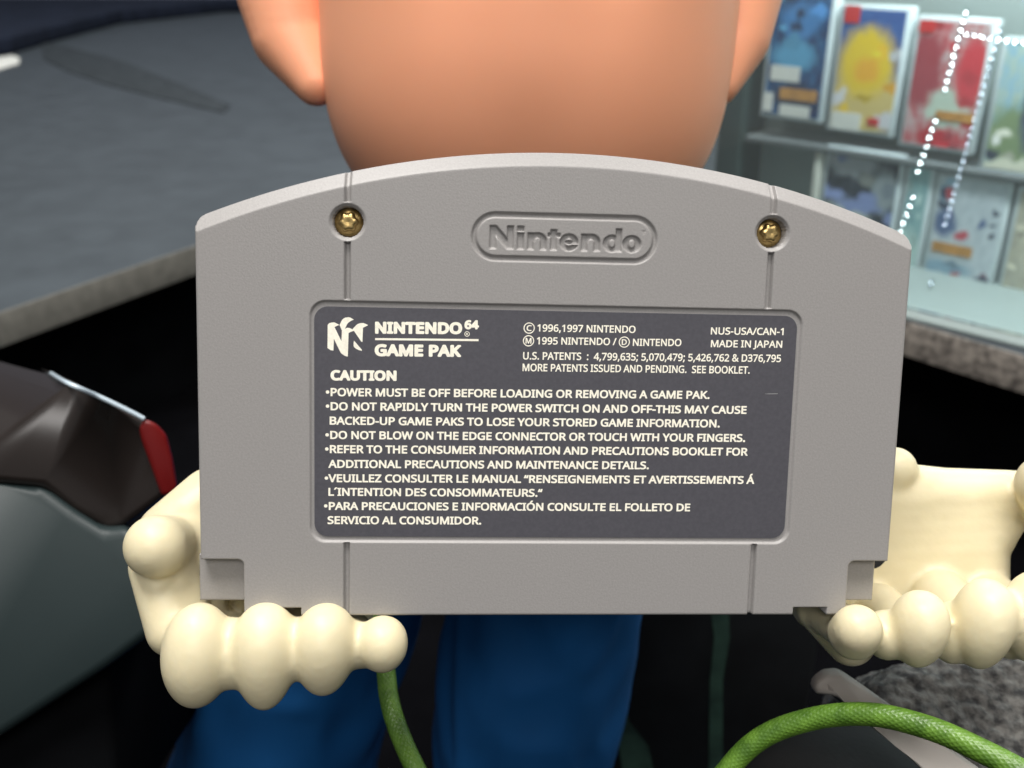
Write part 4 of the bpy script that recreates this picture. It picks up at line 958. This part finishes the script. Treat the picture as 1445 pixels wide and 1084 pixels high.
def cover_mat(name, basec, base2, blobs_, scale=1.0):
    """generic abstract print: soft coloured patches in the card's own coordinates (0..1)"""
    m = bpy.data.materials.new(name); m.use_nodes = True
    N, Lk = m.node_tree.nodes, m.node_tree.links
    b = N['Principled BSDF']; b.inputs['Roughness'].default_value = 0.35
    tc = N.new('ShaderNodeTexCoord')
    ns = N.new('ShaderNodeTexNoise'); ns.inputs['Scale'].default_value = 9; ns.inputs['Detail'].default_value = 4
    Lk.new(tc.outputs['Generated'], ns.inputs['Vector'])
    mx = N.new('ShaderNodeMix'); mx.data_type = 'RGBA'
    mx.inputs[6].default_value = basec; mx.inputs[7].default_value = base2
    rp = N.new('ShaderNodeMapRange'); rp.inputs[1].default_value = 0.4; rp.inputs[2].default_value = 0.6
    Lk.new(ns.outputs['Fac'], rp.inputs[0]); Lk.new(rp.outputs[0], mx.inputs[0])
    cur = mx.outputs[2]
    rr_ = random.Random(name)
    extra_ = []
    for q_ in range(9):
        src = rr_.choice(blobs_)[4]
        kk = rr_.uniform(0.45, 1.5)
        extra_.append((rr_.uniform(0.08, 0.92), rr_.uniform(0.06, 0.94), rr_.uniform(0.05, 0.14), rr_.uniform(0.02, 0.07), tuple(min(0.9, v * kk) for v in src[:3]) + (1,)))
    for cx_, cy_, rx, ry, cc in list(blobs_) + extra_:
        mp = N.new('ShaderNodeMapping')
        mp.inputs['Location'].default_value = (-cx_ / rx, 0, -cy_ / ry)
        mp.inputs['Scale'].default_value = (1 / rx, 0.0001, 1 / ry)
        ad = N.new('ShaderNodeMix'); ad.data_type = 'RGBA'; ad.inputs[0].default_value = 0.13
        Lk.new(tc.outputs['Generated'], ad.inputs[6]); Lk.new(ns.outputs['Color'], ad.inputs[7])
        Lk.new(ad.outputs[2], mp.inputs['Vector'])
        ln = N.new('ShaderNodeVectorMath'); ln.operation = 'LENGTH'
        Lk.new(mp.outputs[0], ln.inputs[0])
        r2 = N.new('ShaderNodeMapRange'); r2.inputs[1].default_value = 1.15; r2.inputs[2].default_value = 0.7
        Lk.new(ln.outputs['Value'], r2.inputs[0])
        mm = N.new('ShaderNodeMix'); mm.data_type = 'RGBA'
        Lk.new(r2.outputs[0], mm.inputs[0]); Lk.new(cur, mm.inputs[6]); mm.inputs[7].default_value = cc
        cur = mm.outputs[2]
    Lk.new(cur, b.inputs['Base Color'])
    return m

clear = mat('clear_case_plastic', col(205, 215, 218), 0.12, 0.5, trans=0.0, var=0.02)
def game_box(label, corners, cm, back=0.0, extra=(), edge_col=clear):
    """corners: px of TL, TR, BR, BL"""
    c = [hitc(x, y, back) for x, y in corners]
    x0 = (c[0][0] + c[3][0]) / 2; x1 = (c[1][0] + c[2][0]) / 2
    z1 = (c[0][1] + c[1][1]) / 2; z0 = (c[2][1] + c[3][1]) / 2
    M = MC @ Matrix.Translation(((x0 + x1) / 2, back, z0))
    r = empty('video_game_box', M=M)
    tag(r, label, 'game box', 'boxed games on the display case shelves')
    w, hh_ = (x1 - x0) / 2, z1 - z0
    link('plastic_shell', box_me(-w, w, -0.006, 0.006, 0, hh_, 0.001), edge_col, r)
    link('cover_sheet', box_me(-w + 0.0035, w - 0.0035, 0.0062, 0.0066, 0.003, hh_ - 0.003), cm, r, False)
    for nm, fx0, fx1, fz0, fz1, mcol in extra:
        link(nm, box_me(-w + fx0 * 2 * w, -w + fx1 * 2 * w, 0.0068, 0.0071, fz0 * hh_, fz1 * hh_), mcol, r, False)
    return r
paper = mat('white_print', col(225, 225, 218), 0.5, var=0.05, vscale=60)
redp = mat('red_print', col(200, 40, 40), 0.45)
orp = mat('orange_print', col(196, 140, 70), 0.45, var=0.2, vscale=90)
whp = paper
m1 = cover_mat('blue_cover_print', col(22, 44, 92), col(36, 92, 140), [(0.5, 0.75, 0.3, 0.14, col(70, 130, 190)), (0.45, 0.5, 0.35, 0.12, col(90, 160, 200)), (0.55, 0.2, 0.4, 0.1, col(30, 50, 80))])
game_box('dark blue covered game box at the left end of the upper shelf', [(1108, -22), (1192, -8), (1160, 176), (1066, 158)], m1,
         extra=[('price_sticker', 0.12, 0.58, 0.30, 0.42, paper), ('title_band', 0.30, 0.88, 0.16, 0.25, orp), ('rating_mark', 0.05, 0.2, 0.05, 0.2, paper), ('white_band', 0.32, 0.8, 0.03, 0.12, paper)])
m2 = cover_mat('yellow_cover_print', col(60, 96, 160), col(52, 84, 150), [(0.5, 0.26, 0.62, 0.30, col(214, 190, 120)), (0.48, 0.56, 0.42, 0.27, col(236, 200, 40)), (0.5, 0.50, 0.2, 0.1, col(240, 176, 40)), (0.85, 0.15, 0.15, 0.07, col(210, 210, 215))])
game_box('game box with a bright yellow round patch on a blue cover, upper shelf', [(1196, 0), (1292, 14), (1264, 196), (1166, 178)], m2,
         extra=[('red_tab', 0.08, 0.30, 0.86, 0.99, redp), ('price_sticker', 0.08, 0.52, 0.02, 0.16, paper), ('red_dot', 0.62, 0.78, 0.08, 0.14, redp)])
m3 = cover_mat('red_cover_print', col(190, 90, 96), col(196, 170, 170), [(0.2, 0.6, 0.25, 0.3, col(160, 60, 70)), (0.6, 0.35, 0.3, 0.16, col(190, 205, 190)), (0.8, 0.6, 0.2, 0.25, col(205, 60, 70)), (0.5, 0.12, 0.3, 0.08, col(190, 50, 60))])
game_box('red and white covered game box behind the reflected light strip, upper shelf', [(1300, 14), (1404, 34), (1382, 224), (1272, 198)], m3,
         extra=[('title_band', 0.45, 0.95, 0.24, 0.31, orp), ('red_tab', 0.05, 0.25, 0.88, 0.97, redp)])
m4 = cover_mat('pale_green_cover_print', col(150, 190, 210), col(180, 200, 190), [(0.5, 0.3, 0.6, 0.25, col(130, 150, 110)), (0.55, 0.5, 0.15, 0.3, col(80, 90, 110)), (0.5, 0.08, 0.6, 0.07, col(225, 225, 205))])
game_box('pale blue and green covered game box at the right edge, upper shelf', [(1416, 44), (1530, 66), (1500, 262), (1390, 232)], m4)
m5 = cover_mat('black_and_white_cover_print', col(26, 32, 42), col(60, 68, 80), [(0.35, 0.85, 0.35, 0.12, col(160, 165, 170)), (0.35, 0.38, 0.35, 0.16, col(190, 195, 190)), (0.8, 0.66, 0.16, 0.18, col(150, 160, 165)), (0.12, 0.58, 0.25, 0.05, col(150, 165, 215)), (0.5, 0.51, 0.3, 0.05, col(140, 155, 205)), (0.6, 0.15, 0.3, 0.1, col(120, 130, 140))])
game_box('black game box with grey white shapes on the lower level of the case', [(1176, 200), (1278, 220), (1262, 378), (1148, 356)], m5)
m6 = cover_mat('white_cover_print', col(205, 214, 220), col(190, 200, 208), [(0.22, 0.55, 0.16, 0.14, col(90, 110, 150)), (0.12, 0.8, 0.12, 0.08, col(150, 180, 200)), (0.3, 0.15, 0.4, 0.06, col(140, 170, 190)), (0.85, 0.12, 0.07, 0.04, col(170, 70, 80)), (0.85, 0.7, 0.05, 0.02, col(60, 70, 90)), (0.85, 0.6, 0.05, 0.02, col(60, 70, 90)), (0.85, 0.5, 0.05, 0.02, col(60, 70, 90))])
game_box('white covered game box with an orange band on the lower level of the case', [(1336, 240), (1432, 258), (1406, 408), (1296, 384)], m6,
         extra=[('title_band', 0.10, 0.65, 0.26, 0.36, orp), ('black_band', 0.45, 0.95, 0.0, 0.06, black)])
m7 = cover_mat('teal_cover_print', col(130, 170, 175), col(160, 195, 195), [(0.5, 0.2, 0.6, 0.2, col(185, 210, 205))])
game_box('narrow teal and white game box beside the white covered one', [(1284, 226), (1330, 236), (1296, 384), (1262, 376)], m7)
m8 = cover_mat('cream_cover_print', col(190, 185, 165), col(175, 172, 158), [(0.5, 0.5, 0.3, 0.3, col(205, 200, 180))])
game_box('cream covered game box at the right edge on the lower level of the case', [(1440, 258), (1530, 276), (1500, 430), (1410, 408)], m8)

# small glowing dots built where strip lights reflect in the case glass
ledm = mat('led_reflection', (1, 1, 1, 1), 0.4, emit=(0.82, 0.95, 1.0, 1), estr=170)
ledd = mat('led_reflection_dim', (1, 1, 1, 1), 0.4, emit=(0.72, 0.8, 1.0, 1), estr=45)
stripm = mat('clear_strip', col(120, 140, 145), 0.2, 0.6)
def reflected_led_strip(label, a, b, off, pitch_px, m, wr=0.0013):
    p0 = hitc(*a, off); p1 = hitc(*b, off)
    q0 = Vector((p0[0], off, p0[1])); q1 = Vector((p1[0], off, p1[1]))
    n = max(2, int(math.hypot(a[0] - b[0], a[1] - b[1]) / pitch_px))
    r = empty('reflected_light_strip', M=MC @ Matrix.Translation(q0))
    tag(r, label, 'light strip', 'reflected light strips across the display case')
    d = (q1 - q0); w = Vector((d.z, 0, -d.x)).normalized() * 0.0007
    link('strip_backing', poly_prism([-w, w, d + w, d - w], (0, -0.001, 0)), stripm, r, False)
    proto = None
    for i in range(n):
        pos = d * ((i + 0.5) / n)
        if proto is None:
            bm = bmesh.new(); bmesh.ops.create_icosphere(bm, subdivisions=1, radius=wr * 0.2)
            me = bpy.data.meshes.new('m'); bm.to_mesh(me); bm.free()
            proto = link('reflection_dot', me, m, r)
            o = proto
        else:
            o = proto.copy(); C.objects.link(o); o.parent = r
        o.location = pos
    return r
reflected_led_strip('bright reflected light strip, highest of the slanting row beside the red box', (1364, 12), (1332, 132), 0.06, 11.5, ledm)
reflected_led_strip('bright reflected light strip crossing the lower part of the red box', (1322, 165), (1293, 248), 0.06, 11.5, ledm)
reflected_led_strip('bright reflected light strip just right of the cartridge corner', (1290, 272), (1268, 334), 0.06, 11.5, ledm)
reflected_led_strip('horizontal reflected light strip at the top right over the pale box', (1358, 48), (1462, 64), 0.06, 11.5, ledm)
reflected_led_strip('long dim reflected light strip from the pale box down to the white box', (1412, 38), (1332, 322), 0.05, 12.0, ledd)
reflected_led_strip('short dim reflected light strip above the speckled counter edge', (1316, 394), (1296, 452), 0.05, 12.0, ledd)
l = area('case_fill_light', MC @ Vector((0.25, 0.085, 0.41)), MC @ Vector((0.25, 0.0, 0.1)), 0.6, 0.05, 5.0, (0.88, 0.97, 1.0))  # added area lamp to brighten the case interior, besides the glowing dots
